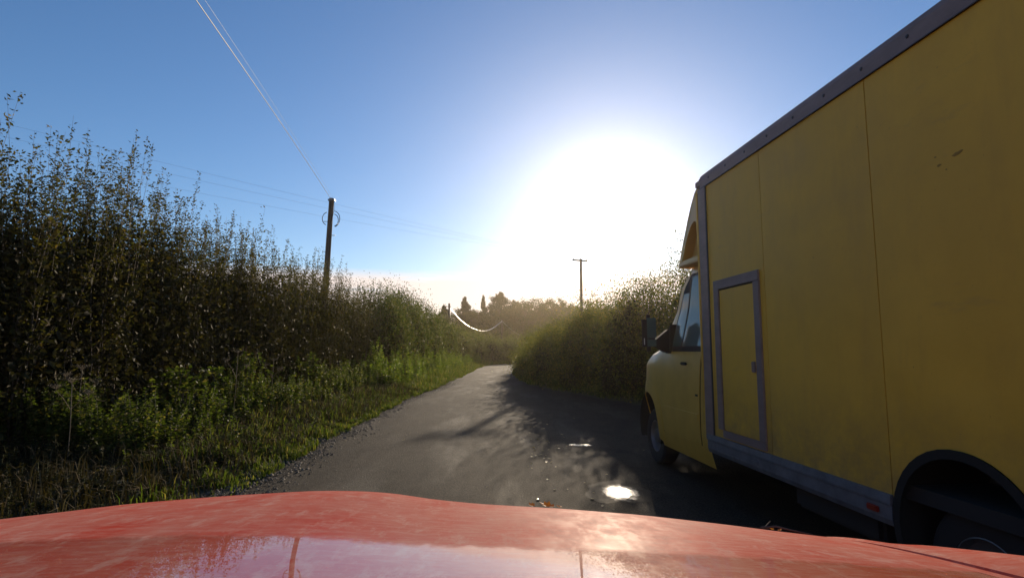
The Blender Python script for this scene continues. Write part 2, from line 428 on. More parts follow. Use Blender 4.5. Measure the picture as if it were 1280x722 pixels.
M['pale_leaf_dead'] = leafmat('wet_fallen_leaf', [(0, (.25, .19, .10)), (1, (.5, .42, .28))], .25, .25)

# ------------------------------------------------------------------ ground, lane
LE = [(-3.0, -8), (-3.0, 0), (-3.0, 7), (-3.2, 14.4), (-3.02, 25), (-2.9, 35), (-2.9, 45), (-2.6, 54), (-1.6, 61), (.8, 68), (5, 76), (13, 86), (26, 98)]
RE = [(5.0, -8), (5.0, 0), (4.9, 7), (3.5, 15.0), (.95, 23.5), (.2, 31), (.05, 38), (.25, 45), (.7, 51), (2.1, 57), (4.8, 63), (9, 70), (17, 78), ]
RE = RE[:12] + [(29, 89)] if len(RE) > 13 else RE


def resample(P, n):
    P = np.array(P, float); t = np.arange(len(P)); tt = np.linspace(0, len(P) - 1, n)
    # Catmull-like smoothing by cubic interpolation of neighbours
    out = []
    for q in tt:
        i = min(int(q), len(P) - 2); f = q - i; p0, p1, p2, p3 = P[max(i - 1, 0)], P[i], P[i + 1], P[min(i + 2, len(P) - 1)]
        out.append(.5 * ((2 * p1) + (-p0 + p2) * f + (2 * p0 - 5 * p1 + 4 * p2 - p3) * f * f + (-p0 + 3 * p1 - 3 * p2 + p3) * f ** 3))
    return np.array(out)


NL = 360; Ls = resample(LE, NL); Rs = resample(RE, NL)
Ls[:, 0] += RNG.normal(size=NL) * .02 + np.sin(np.arange(NL) * .7) * .03 + np.sin(np.arange(NL) * .23 + 1) * .05
Rs[:, 0] += RNG.normal(size=NL) * .03 + np.sin(np.arange(NL) * .5) * .05


def left_edge(y): return float(np.interp(y, Ls[:, 1], Ls[:, 0]))
def right_edge(y): return float(np.interp(y, Rs[:, 1], Rs[:, 0]))


K = 26; V = []; Fc = []; UV = []
for i in range(NL):
    a, b = Ls[i], Rs[i]; wd = np.linalg.norm(b - a)
    for j in range(K):
        f = j / (K - 1); p = a + (b - a) * f
        z = .03 * math.sin(math.pi * min(f * wd / 3.2, 1)) if f * wd < 3.2 else 0
        z += .010 * math.sin(p[0] * 2.3 + p[1] * .7) * math.sin(p[1] * 1.1)
        if j in (0, K - 1): z = -.03
        V.append((p[0], p[1], z * .6)); UV.append((f * wd, p[1]))
for i in range(NL - 1):
    for j in range(K - 1): Fc.append((i * K + j, i * K + j + 1, (i + 1) * K + j + 1, (i + 1) * K + j))
lane = mesh('lane', V, Fc, M['road'], smooth=True); lane['kind'] = 'structure'
ul = lane.data.uv_layers.new(name='UVMap')
for lp in lane.data.loops: ul.data[lp.index].uv = UV[lp.vertex_index]

g = MB().grid([[(x, y, -.06) for x in np.linspace(-200, 200, 41)] for y in np.linspace(-40, 360, 41)]).build('ground', M['field']); g['kind'] = 'structure'


def verge_h(x, y):   # height of the left bank
    t = max(0, left_edge(y) - x) if y < 58 else 0
    return min(.36, .03 + .13 * t + .04 * math.sin(x * 3 + y) * math.sin(y * 1.7)) if t > .05 else -.02


rows = []
for i in range(0, NL, 2):
    a = Ls[i]; nx = Ls[min(i + 2, NL - 1)] - Ls[max(i - 2, 0)]; nx = nx / np.linalg.norm(nx); nn = np.array([-nx[1], nx[0]])
    r = []
    for t in (-.10, .0, .15, .4, .8, 1.3, 2.0, 2.8, 3.8, 5.0, 6.5):
        p = a + nn * t; z = -.045 if t < 0 else min(.2, .0 + .06 * t) + (.03 * math.sin(p[0] * 3.1 + p[1]) * math.sin(p[1] * 1.7) if t > .1 else 0)
        r.append((p[0], p[1], z if t < 6 else -.10))
    rows.append(r)
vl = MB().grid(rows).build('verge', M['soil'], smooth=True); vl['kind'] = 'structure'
rows = []
for i in range(0, NL, 2):
    a = Rs[i]; nx = Rs[min(i + 2, NL - 1)] - Rs[max(i - 2, 0)]; nx = nx / np.linalg.norm(nx); nn = np.array([nx[1], -nx[0]])
    r = []
    for t in (-.10, .0, .2, .5, 1, 1.6, 2.4, 3.4):
        p = a + nn * t; z = -.045 if t < 0 else min(.3, .2 * t) + (.03 * math.sin(p[0] * 3.1 + p[1]) * math.sin(p[1] * 1.7) if t > .1 else 0)
        r.append((p[0], p[1], z if t < 3 else -.10))
    rows.append(r)
vr = MB().grid(rows).build('hedge_bank', M['soil'], smooth=True); vr['kind'] = 'structure'


def bank_z(x, y): return min(.2, max(0, .06 * (left_edge(y) - x))) if y < 60 else .2


# ------------------------------------------------------------------ gravel along the left edge
n = 14000
y = 2 + RNG.random(n) ** 1.5 * 26; x = np.array([left_edge(q) for q in y]) + np.abs(RNG.normal(size=n)) * .34 - .15
s = (.006 + RNG.random(n) ** 3 * .020)
P = np.stack([x, y, np.maximum(0, -.06 * (x - np.array([left_edge(q) for q in y]))) + .006], 1)
base_v = np.array([(1, 0, 0), (-.3, .95, 0), (-.7, -.8, 0), (0.05, 0, .8), (.1, .1, -.5)])
ang = RNG.random(n) * 6.28; ca, sa = np.cos(ang), np.sin(ang)
bv = base_v[None] * (1 + RNG.normal(size=(n, 5, 1)) * .2)
rx = bv[..., 0] * ca[:, None] - bv[..., 1] * sa[:, None]; ry = bv[..., 0] * sa[:, None] + bv[..., 1] * ca[:, None]
Vg = (P[:, None] + np.stack([rx, ry, bv[..., 2]], -1) * s[:, None, None]).reshape(-1, 3)
fb = np.array([(0, 1, 3), (1, 2, 3), (2, 0, 3)])
idx = (np.arange(n)[:, None, None] * 5 + fb[None]).ravel()
gr = npmesh('gravel', Vg, np.full(3 * n, 3), idx, M['gravel']); tag(gr, 'loose gravel and grit along the left edge of the lane', 'gravel', kind='stuff')

# ------------------------------------------------------------------ puddle


from mathutils.bvhtree import BVHTree
lane_bvh = BVHTree.FromPolygons([v.co.copy() for v in lane.data.vertices], [tuple(p.vertices) for p in lane.data.polygons])


def lane_z(x, y): h_ = lane_bvh.ray_cast(Vector((x, y, 5)), Vector((0, 0, -1))); return h_[0].z if h_[0] else 0.0


def puddle(cx, cy, rx, ry, label, seed, rot=0):
    rr = random.Random(seed); k_ = 40; pts = []
    ph = [rr.random() * 6 for _ in range(5)]
    for i in range(k_):
        a = 2 * math.pi * i / k_; q = 1 + .16 * math.sin(2 * a + ph[0]) + .12 * math.sin(3 * a + ph[1]) + .07 * math.sin(5 * a + ph[2]) + .05 * math.sin(9 * a + ph[3])
        u_, v_ = rx * q * math.cos(a), ry * q * math.sin(a)
        pts.append((u_ * math.cos(rot) - v_ * math.sin(rot), u_ * math.sin(rot) + v_ * math.cos(rot)))
    b = MB(); rings = (.0, .25, .5, .75, 1.0)
    b.v = [(0, 0, lane_z(cx, cy) + .005)] + [(p * q_, q * q_, lane_z(cx + p * q_, cy + q * q_) + (.005 if q_ < 1 else .0015)) for q_ in rings[1:] for p, q in pts]
    b.f = [(0, 1 + i, 1 + (i + 1) % k_) for i in range(k_)] + [(1 + j * k_ + i, 1 + (j + 1) * k_ + i, 1 + (j + 1) * k_ + (i + 1) % k_, 1 + j * k_ + (i + 1) % k_) for j in range(3) for i in range(k_)]
    o = b.build('puddle', M['water'], smooth=True); o.location = (cx, cy, 0); return tag(o, label, 'puddle', 'puddles on the lane')


puddle(1.10, 5.98, .30, .52, 'rippled puddle glaring white with sun beside the red bonnet', 3, .1)
puddle(1.05, 8.9, .20, .09, 'small thin puddle on the lane beyond the glaring puddle', 5)
puddle(.15, 33, .55, 1.5, 'shiny wet patch far up the lane by the right hedge', 9)

# ------------------------------------------------------------------ grass
def grass(name, n, ygen, tgen, hmin, hmax, label, rightside=False, mt='grass'):
    y = ygen(n); t = tgen(n)
    if rightside: x = np.array([right_edge(q) for q in y]) + t; z = np.minimum(.3, .2 * t)
    else: x = np.array([left_edge(q) for q in y]) - t; z = np.minimum(.2, .06 * t)
    if not rightside:
        gate = np.sin(x * 2.3 + 1.7 * np.sin(y * 1.3)) * np.sin(y * 2.9 + 2 * np.sin(x * 1.1)) + .5 * np.sin(y * 7.3 + x * 4)
        keep = (gate + RNG.normal(size=n) * .45 > (-.15 if mt == 'grass' else -.6)) & ~((y < 6.9 + .4 * np.sin(x * 5)) & (t > .45) & ((mt == 'grass') | (RNG.random(n) < .4))); x, y, z, t = x[keep], y[keep], z[keep], t[keep]; n = len(x)  # near patch thinned to look dark, standing in for shade there
    tuft = np.sin(x * 5 + np.sin(y * 3) * 2) * np.sin(y * 4.1 + x * 2)
    h = (hmin + (hmax - hmin) * RNG.random(n) ** 1.6) * (1 + .4 * tuft) * np.clip(.5 + t * .9, .5, 1.1)
    a = RNG.random(n) * 6.283; lean = .25 + RNG.random(n) * .75
    dx, dy = np.cos(a), np.sin(a); wd = .0035 + .0035 * RNG.random(n) + y * .00016
    sx, sy = -dy * wd, dx * wd; Z = np.zeros(n)
    B = np.stack([x, y, z - .01], 1); S = np.stack([sx, sy, Z], 1)
    Dm = np.stack([dx * h * lean * .28, dy * h * lean * .28, h * .6], 1); Dt = np.stack([dx * h * lean, dy * h * lean, h * (1.02 - .45 * lean)], 1)
    V = np.stack([B - S, B + S, B + Dm + S * .8, B + Dm - S * .8, B + Dt], 1).reshape(-1, 3)
    b = np.arange(n)[:, None] * 5
    idx = np.concatenate([b, b + 1, b + 2, b + 3, b + 3, b + 2, b + 4], 1).ravel()
    o = npmesh(name, V, np.tile([4, 3], n), idx, M[mt]); return tag(o, label, 'grass', kind='stuff')


grass('grass', 70000, lambda n: 2.5 + RNG.random(n) ** 1.2 * 22, lambda n: -.12 + RNG.random(n) ** 1.4 * 2.2, .05, .30, 'green grass on the verge left of the lane')
grass('grass', 46000, lambda n: 2.5 + RNG.random(n) ** 1.2 * 18, lambda n: .1 + RNG.random(n) * 3.3, .06, .36, 'brown matted dead grass between the near lane edge and the weeds', mt='dead_grass')
grass('grass', 70000, lambda n: 20 + RNG.random(n) * 45, lambda n: -.15 + RNG.random(n) ** 1.1 * 3.1, .10, .48, 'sunlit grass on the distant left verge')
grass('grass', 16000, lambda n: 8 + RNG.random(n) * 45, lambda n: .0 + RNG.random(n) * 1.0, .08, .3, 'shaded grass along the foot of the right hedge', True)

# nettles and other weeds, a continuous mass
def weeds(name, n, ygen, tgen, hmin, hmax, lsz, label, rightside=False, material='weed'):
    pos = []; dr = []; sz = []; lines = []
    ys = ygen(n); ts = tgen(n)
    for y, t in zip(ys, ts):
        if rightside: x = right_edge(y) + t; z = min(.3, .2 * t)
        else: x = left_edge(y) - t; z = min(.2, .06 * t)
        h = (hmin + (hmax - hmin) * random.random() ** 1.3) * (.55 + min(t, 2.6) * .34) * (1 + .38 * math.sin(y * 1.9 + 1.5 * math.sin(x * 2.1)) * math.sin(y * .83 + x)); lx, ly = random.gauss(0, .12) * h, random.gauss(0, .12) * h
        k_ = max(4, int(h / (lsz * .55)))
        lines.append(([(x, y, z - .02), (x + lx * .4, y + ly * .4, z + h * .5), (x + lx, y + ly, z + h)], .004 + y * .0001, .002))
        for i in range(k_):
            f = .12 + .9 * (i + .5) / k_; f = min(f, 1); a0 = random.random() * 6.28
            for q in range(3):
                a = a0 + q * 2.1 + random.gauss(0, .3); pos.append((x + lx * f * f, y + ly * f * f, z + h * f))
                dr.append((math.cos(a), math.sin(a), random.uniform(-.45, .5))); sz.append(lsz * (1.25 - .6 * f) * random.uniform(.7, 1.3) * (1 + y * .012))
    sz = np.array(sz)
    e = empty(name, (0, 0, 0), None, None) if False else None
    o = leaves(name, pos, dr, sz, sz * .58, M[material]); tag(o, label, 'weeds', kind='stuff')
    s_ = tubes('weed_stems', lines, M['weed'], o); s_['kind'] = 'stuff'
    return o


weeds('weeds', 1700, lambda n: 6.9 + RNG.random(n) ** 1.15 * 20, lambda n: 1.5 + RNG.random(n) * 2.1, .30, .62, .06, 'nettles and leafy weeds at the foot of the tall left hedge')
weeds('weeds', 900, lambda n: 3 + RNG.random(n) * 4.4, lambda n: .5 + RNG.random(n) * 3.2, .05, .24, .05, 'low leaves on the nearest part of the verge, dark colour standing in for shade', material='leaf_inner')  # dark inner leaf colour puts shade onto this near patch
weeds('weeds', 350, lambda n: 3 + RNG.random(n) ** 1.1 * 20, lambda n: -.05 + RNG.random(n) ** 2 * 1.2, .05, .20, .035, 'small low weeds creeping over the left edge of the lane')
weeds('weeds', 460, lambda n: 6.6 + RNG.random(n) ** 1.15 * 18, lambda n: .5 + RNG.random(n) * 1.4, .10, .32, .05, 'low broad leaved weeds in the left verge grass')
weeds('weeds', 1200, lambda n: 20 + RNG.random(n) * 40, lambda n: 1.0 + RNG.random(n) * 2.3, 0.35, 1.0, .08, 'weeds on the distant left verge, sunlight put into their bright green', material='weed_lit_tint')
weeds('weeds', 700, lambda n: 8 + RNG.random(n) * 42, lambda n: .1 + RNG.random(n) * .9, .2, .7, .07, 'dark weeds along the foot of the right hedge', True)

# ------------------------------------------------------------------ upright willow-like bushes of the tall left hedge


def hedge_x(y):   # mid line of the left hedge
    return interp(y, [(-10, -7.1), (25, -7.1), (40, -6.9), (52, -6.3), (60, -4.8), (66, -2.6), (72, .6), (80, 6), (90, 14)])


def shoot_bush(y0, y1, h0, h1, label, dens=34, leaf=.052):
    xm = hedge_x((y0 + y1) / 2)
    root = empty('willow_bush', (xm, (y0 + y1) / 2, .2), label, 'bush', 'tall upright bushes of the near left hedge')
    pos, dr, sz = [], [], []; lines = []
    ip, idr = [], []
    for i in range(int((y1 - y0) * dens)):
        y = random.uniform(y0, y1); x = hedge_x(y) + random.uniform(-1.0, 1.0); f_ = (y - y0) / (y1 - y0)
        hh = h0 + (h1 - h0) * f_; hh *= random.choice((.84, .87, .90, .93, 1.0)) * random.uniform(.94, 1.05) * (1 - .10 * (abs(x - hedge_x(y))) ** 2)
        lump = .5 + .5 * math.sin(y * 2.1 + 1.3 * math.sin(y * .9)); hh *= .9 + .12 * lump
        lx, ly = random.gauss(0, .045) * hh + (.14 if x > hedge_x(y) else -.08), random.gauss(0, .05) * hh
        pts = []
        for q in range(7):
            t = q / 6; pts.append((x + lx * t ** 1.5 + .03 * math.sin(q * 2 + i), y + ly * t ** 1.5 + .03 * math.cos(q * 1.7 + i), .15 + (hh - .15) * t))
        lines.append((pts, .010, .0014))
        P_ = np.array(pts)
        # leaves on the leader, thinning to the tip
        nl = int(hh / .026)
        t = 1 - RNG.random(nl) ** .95 * .88; t = np.clip(t, 0, .998)
        a = RNG.random(nl) * 6.283
        q = np.stack([np.interp(t * 6, np.arange(7), P_[:, c]) for c in range(3)], 1)
        spread = np.where(t > .86, .022, .13)[:, None]
        q[:, :2] += RNG.normal(size=(nl, 2)) * spread
        pos.append(q); dr.append(np.stack([np.cos(a), np.sin(a), RNG.uniform(-.1, 1.1, nl)], 1)); sz.append(leaf * RNG.uniform(.6, 1.25, nl))
        # side twigs
        for b in range(10):
            tb = random.uniform(.25, .84); s0 = np.array([np.interp(tb * 6, np.arange(7), P_[:, c]) for c in range(3)])
            a = random.random() * 6.28; ln = random.uniform(.25, .6) * (1.15 - tb); v = np.array([math.cos(a) * .6, math.sin(a) * .6, .85]) * ln
            lines.append(([s0, s0 + v * .5 + (0, 0, -.01), s0 + v], .004, .0015))
            kk = 14; u = RNG.random((kk, 1)); pos.append(s0 + v * u + RNG.normal(size=(kk, 3)) * .03)
            a2 = RNG.random(kk) * 6.283; dr.append(np.stack([np.cos(a2), np.sin(a2), RNG.uniform(-.2, .9, kk)], 1)); sz.append(leaf * RNG.uniform(.6, 1.2, kk))
        # dark undergrowth inside the lower half
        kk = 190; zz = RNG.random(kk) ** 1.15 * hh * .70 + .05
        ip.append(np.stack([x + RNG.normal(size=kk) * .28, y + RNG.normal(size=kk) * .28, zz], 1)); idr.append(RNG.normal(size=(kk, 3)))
    pos = np.concatenate(pos); dr = np.concatenate(dr); sz = np.concatenate(sz); off = np.array(root.location)
    o = leaves('foliage', pos - off, dr, sz, sz * .44, M['leaf_near'], root); o['kind'] = 'stuff'
    ip = np.concatenate(ip); s_ = RNG.uniform(.06, .13, len(ip))
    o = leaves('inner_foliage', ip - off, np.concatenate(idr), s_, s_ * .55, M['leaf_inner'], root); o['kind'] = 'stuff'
    o = tubes('branches', [([np.array(p) - off for p in a], b, c) for a, b, c in lines], M['bark'], root); o['kind'] = 'stuff'
    return root


shoot_bush(1.5, 6.6, 4.7, 4.9, 'tall upright willow bush beside the passing cars, mostly out of frame', 20, .06)
shoot_bush(6.6, 9.4, 4.8, 5.0, 'tallest leafy willow bush at the left edge of the view', 54, .062)
shoot_bush(9.4, 12.6, 5.05, 5.1, 'second tall willow bush from the left with high thin shoots', 52, .06)
shoot_bush(12.6, 16.6, 4.9, 4.9, 'brownish willow bush midway between left edge and telephone pole', 46, .06)
shoot_bush(16.6, 21.0, 4.9, 5.1, 'tall willow bush just left of the near telephone pole', 42, .065)
shoot_bush(21.0, 26.5, 4.9, 4.3, 'willow bush at the foot of the near telephone pole', 28, .06)

# ------------------------------------------------------------------ rounded hedge bushes


def round_bush(name, cx, cy, rx, ry, h, n, leaf, label, cat, m_, group=None, z0=.1, inner=.35, clumps=None, top=.6, shoots=30, innerm='leaf_inner', shootlen=.5):
    """a bush: twigs, clumps of leaves over an uneven shell, darker twiggy inside"""
    root = empty(name, (cx, cy, z0), label, cat, group)
    clumps = clumps or max(60, n // 120)
    u = RNG.random(clumps) * 6.283; zz = RNG.random(clumps) ** .8
    # superellipse shell: wide lower down, rounded on top
    lump = 1 + .10 * np.sin(u * 3 + cx) + .08 * np.sin(u * 5 + zz * 6 + cy)
    rad = (1 - zz ** 3.2) ** .5 * lump; rad = np.maximum(rad, .05)
    depth = 1 - RNG.random(clumps) ** 2 * .5
    ctr = np.stack([np.cos(u) * rx * rad * depth, np.sin(u) * ry * rad * depth, zz * h * (.92 + .10 * np.sin(u * 4 + cx * 3))], 1)
    per = n // clumps; csz = min(rx, ry, h) * .20
    P = (ctr[:, None] + RNG.normal(size=(clumps, per, 3)) * csz * (.5 + RNG.random((clumps, 1, 1)))).reshape(-1, 3)
    D = nrmz(P - np.array([0, 0, h * .3])) + RNG.normal(size=P.shape) * .6 + (0, 0, .2)
    P = P[P[:, 2] > .02]; D = D[:len(P)]
    S = leaf * RNG.uniform(.6, 1.3, len(P))
    lines = []; sp, sd = [], []
    for i in range(shoots):
        a = random.random() * 6.28; q = random.random() ** .6
        b = np.array([math.cos(a) * rx * q * .85, math.sin(a) * ry * q * .85, h * (1 - q ** 3.2) ** .5 * .93])
        ln = random.uniform(.3, 1) * shootlen; e = b + np.array([random.gauss(0, .25), random.gauss(0, .25), 1]) * ln
        lines.append(([b * (.8, .8, .7), b, (b + e) / 2 + np.array([.02, 0, 0]), e], leaf * .10, leaf * .04))
        k_ = int(ln / leaf * 2.0) + 2; t = RNG.random((k_, 1)); sp.append(b + (e - b) * t); sd.append(RNG.normal(size=(k_, 3)) + (0, 0, .6))
    if shoots:
        P = np.concatenate([P] + sp); D = np.concatenate([D] + sd); S = np.concatenate([S, leaf * RNG.uniform(.5, 1.0, sum(map(len, sp)))])
    for i in range(36):
        a = random.random() * 6.28; q = random.random()
        b = np.array([math.cos(a) * rx * .25 * q, math.sin(a) * ry * .5 * q, -.1]); e = np.array([math.cos(a) * rx * .75 * q, math.sin(a) * ry * .8 * q, h * random.uniform(.6, .9)])
        lines.append(([b, b + (e - b) * .5 + RNG.normal(size=3) * .06, e], .012 + leaf * .1, .004))
    o = leaves('foliage', P, D, S, S * .55, M[m_], root); o['kind'] = 'stuff'
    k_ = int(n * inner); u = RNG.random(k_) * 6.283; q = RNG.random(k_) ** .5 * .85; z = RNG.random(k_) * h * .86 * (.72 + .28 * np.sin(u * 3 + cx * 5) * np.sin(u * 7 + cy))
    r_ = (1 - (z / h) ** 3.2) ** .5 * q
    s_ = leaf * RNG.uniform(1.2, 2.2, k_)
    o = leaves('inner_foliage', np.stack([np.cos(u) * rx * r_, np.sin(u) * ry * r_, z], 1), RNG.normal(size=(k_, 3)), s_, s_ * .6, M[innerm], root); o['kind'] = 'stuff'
    o = tubes('branches', lines, M['bark'], root); o['kind'] = 'stuff'
    return root


GL = 'bushes of the far left hedge'
LB = [
    (28.5, 1.7, 3.0, 4.3, 26000, .085, 'dense dark hawthorn bush right behind the near telephone pole'),
    (34, 1.8, 3.4, 4.6, 26000, .095, 'tall domed hawthorn bush in the middle of the left hedge'),
    (40.5, 1.8, 3.8, 4.4, 22000, .11, 'rounded green bush where the left hedge begins to drop'),
    (47.5, 1.8, 4.0, 3.8, 18000, .12, 'lower sunlit bush left of the lane near the bend'),
    (54.5, 1.8, 3.6, 3.2, 14000, .13, 'small rounded bush left of the bend with pale leaves'),
    (60, 2.0, 3.0, 2.9, 11000, .14, 'low brownish bush at the outside of the bend')]
for y, rx, ry, h, n, lf, lab in LB:
    round_bush('hawthorn_bush', hedge_x(y) + .1, y, rx, ry, h, n, lf, lab, 'bush', 'leaf_mid' if y < 52 else 'leaf_pale', GL, shoots=60, shootlen=.75, z0=.25)
round_bush('bush', -3.2, 64, 2.2, 2.6, 2.9, 9000, .15, 'brownish bush at the outside of the bend beside the pale drooping one', 'bush', 'leaf_pale', GL, shoots=20)
round_bush('bush', -.6, 67, 2.6, 2.2, 2.8, 10000, .15, 'pale drooping bush facing the lane at the bend', 'bush', 'leaf_pale', GL, shoots=20)
round_bush('bush', 4.0, 76, 3.6, 2.6, 3.8, 8000, .18, 'dark bush closing the view at the end of the lane', 'bush', 'leaf_mid', GL, shoots=20)
round_bush('bush', 11, 84, 4.5, 3.0, 4.2, 8000, .2, 'dark bush beyond the bend behind the right hedge', 'bush', 'leaf_mid', GL, shoots=20)

GR = 'bushes of the right hedge'
RB = [
    (6.6, -2, 1.2, 3.5, 3.2, 6000, .07, 'hedge bush on the far side of the van body, mostly hidden'),
    (6.6, 4.5, 1.2, 3.6, 3.1, 7000, .07, 'hedge bush hidden behind the yellow box body'),
    (6.2, 10.0, 1.3, 2.6, 3.9, 18000, .062, 'hazel bush showing just past the cab windscreen'),
    (5.2, 14.2, 1.4, 2.2, 4.0, 30000, .062, 'tallest sunlit hazel bush left of the cab mirror'),
    (4.1, 17.8, 1.5, 2.0, 3.5, 28000, .066, 'bushy hazel in the right hedge below the crossarm pole'),
    (3.0, 21.3, 1.4, 2.0, 2.9, 24000, .07, 'dark bush stepping down the right hedge'),
    (2.2, 25.5, 1.5, 2.6, 2.35, 20000, .08, 'low sloping bush near the end of the right hedge'),
    (1.75, 31, 1.5, 3.4, 2.0, 16000, .09, 'lowest rounded bush where the right hedge meets the lane'),
    (1.9, 38, 1.5, 3.8, 1.9, 12000, .10, 'far low hedge bush on the inside of the bend'),
    (3.0, 46, 1.8, 4.4, 2.0, 12000, .11, 'farthest bush on the inside of the bend')]
for x, y, rx, ry, h, n, lf, lab in RB:
    round_bush('hazel_bush', x, y, rx, ry, h, n, lf, lab, 'bush', 'leaf_right', GR, shoots=90 if y > 12 and y < 20 else 45, z0=.1, shootlen=.5, inner=.45)

# ------------------------------------------------------------------ far trees


def conifer(x, y, h, r, label, pointed=True, n=5200):
    root = empty('conifer_tree', (x, y, 0), label, 'tree', 'dark conifers beyond the bend')
    MB().tube([(0, 0, -.1), (0, 0, h * .5), (0, 0, h * .97)], [.35, .2, .04], 8).build('trunk', M['wood'], root, smooth=True)
    P, D = [], []; lines = []; nb = 90
    for i in range(nb):
        t = (i + random.random()) / nb; z = h * (.10 + .88 * t); rr = r * ((1 - t) ** .92 if pointed else (1 - t ** 2.6) ** .6 * .95 + .05) * random.uniform(.6, 1.15); a = random.random() * 6.28
        b = np.array([0, 0, z]); e = np.array([math.cos(a) * rr, math.sin(a) * rr, z + (-.12 if pointed else .25) * rr])
        lines.append(([b, (b + e) / 2 + np.array([0, 0, .06 * rr]), e], .06, .02))
        k_ = n // nb; u = RNG.random((k_, 1)) ** .6; P.append(b + (e - b) * u + RNG.normal(size=(k_, 3)) * (.05 + .13 * rr, .05 + .13 * rr, .2)); D.append(RNG.normal(size=(k_, 3)) + (0, 0, -.4 if pointed else .3))
    P = np.concatenate(P); S = RNG.uniform(.2, .42, len(P))
    o = leaves('crown', P, np.concatenate(D), S, S * .6, M['needle'], root); o['kind'] = 'stuff'
    o = tubes('limbs', lines, M['bark'], root, 3); o['kind'] = 'stuff'


def broadleaf(x, y, h, r, label, n=6500, m_='leaf_far', leaf=.26, zb=.25, loose=.16, group='broadleaved trees beyond the lane'):
    root = empty('broadleaved_tree', (x, y, 0), label, 'tree', group)
    tr = MB().tube([(0, 0, -.1), (.1, 0, h * .2), (-.05, .1, h * .5), (0, 0, h * .8)], [.3, .24, .15, .05], 8); tr.build('trunk', M['wood'], root, smooth=True)
    P, D = [], []; lines = []; nb = 44
    for i in range(nb):
        a = random.random() * 6.28; el = random.uniform(-.05, 1.4); b = np.array([0, 0, h * random.uniform(zb * .7, .6)])
        c = np.array([0, 0, h * .58]); e = c + np.array([math.cos(a) * math.cos(el) * r, math.sin(a) * math.cos(el) * r, math.sin(el) * h * .42]) * random.uniform(.65, 1.08)
        if random.random() < .35: e[2] -= h * .22 * random.random()
        mid = b + (e - b) * .55 + np.array([0, 0, .08 * h]); lines.append(([b, mid, e], .09, .02))
        for q in range(5):
            s0 = mid + (e - mid) * random.random(); e2 = s0 + RNG.normal(size=3) * r * .22; lines.append(([s0, (s0 + e2) / 2, e2], .035, .012))
            k_ = n // (nb * 5); P.append(e2 + RNG.normal(size=(k_, 3)) * r * loose * (.6, .6, .45)); D.append(RNG.normal(size=(k_, 3)) + (0, 0, .2))
    P = np.concatenate(P); S = RNG.uniform(.6, 1.3, len(P)) * leaf
    o = leaves('crown', P, np.concatenate(D), S, S * .65, M[m_], root); o['kind'] = 'stuff'
    o = tubes('limbs', lines, M['bark'], root, 4); o['kind'] = 'stuff'


def wx(px, y): return (px - 640) / F * y


conifer(wx(555, 132), 132, 12.0, 7.0, 'leftmost broad conifer just behind the far telephone pole', True, 19000)
conifer(wx(581, 136), 136, 14.5, 6.2, 'pointed conifer second from the left', True, 19000)
conifer(wx(604, 142), 142, 15.3, 3.6, 'slim open conifer between two broader ones', True, 9000)
conifer(wx(624, 138), 138, 15.7, 4.0, 'tall round topped dark tree rising highest of the far group', False, 16500)
conifer(wx(641, 144), 144, 14.2, 4.2, 'lower dark tree joined to the right of the tallest', False, 9750)
broadleaf(wx(568, 150), 150, 10.0, 5.2, 'low dark tree filling between the left conifers', 13600, leaf=.32)
broadleaf(wx(596, 130), 130, 9.2, 5.0, 'dark spreading tree under the slim conifer', 15300, leaf=.32)
broadleaf(wx(621, 127), 127, 8.7, 5.0, 'dark spreading tree above the end of the lane', 15300, leaf=.32)
broadleaf(wx(652, 128), 128, 11.0, 4.8, 'open branched tree just right of the lane end', 12750, leaf=.28, loose=.14)
broadleaf(wx(678, 122), 122, 12.1, 4.8, 'taller open tree with gaps showing bright sky', 12750, leaf=.28, loose=.13)
broadleaf(wx(700, 118), 118, 11.2, 4.4, 'loose crowned tree half behind the right hedge', 11900, leaf=.28, loose=.13)
broadleaf(wx(722, 125), 125, 11.1, 4.4, 'loose tree left of the distant crossarm pole', 11050, leaf=.28, loose=.13)
broadleaf(wx(748, 120), 120, 12.1, 4.8, 'loose tree right of the distant crossarm pole', 11050, leaf=.28, loose=.13)
broadleaf(wx(785, 125), 125, 13.2, 5.4, 'low tree mostly hidden behind the tallest hazel', 10200, leaf=.3)
broadleaf(wx(640, 165), 165, 11.8, 7.5, 'broad dark tree far behind the lane end', 15300, leaf=.45)
broadleaf(wx(690, 165), 165, 12.3, 7.5, 'broad tree far behind the open branched ones', 13600, leaf=.45)
broadleaf(wx(735, 165), 165, 11.8, 7.5, 'broad distant tree behind the crossarm pole', 13600, leaf=.45)
broadleaf(wx(536, 160), 160, 8.3, 6.0, 'low distant tree behind the left hedge crest', 10200, leaf=.4)

broadleaf(wx(662, 140), 140, 12.4, 6.0, 'dark rounded tree filling behind the open branched tree', 12000, leaf=.36)
broadleaf(wx(708, 140), 140, 12.0, 6.0, 'dark rounded tree filling left of the crossarm pole', 12000, leaf=.36)
broadleaf(wx(634, 148), 148, 12.6, 6.0, 'dark rounded tree filling between the tallest trees', 12000, leaf=.36)
broadleaf(wx(588, 150), 150, 11.2, 6.0, 'dark rounded tree filling behind the pointed conifer', 12000, leaf=.36)

# tall dry umbellifers and a bramble on the near verge


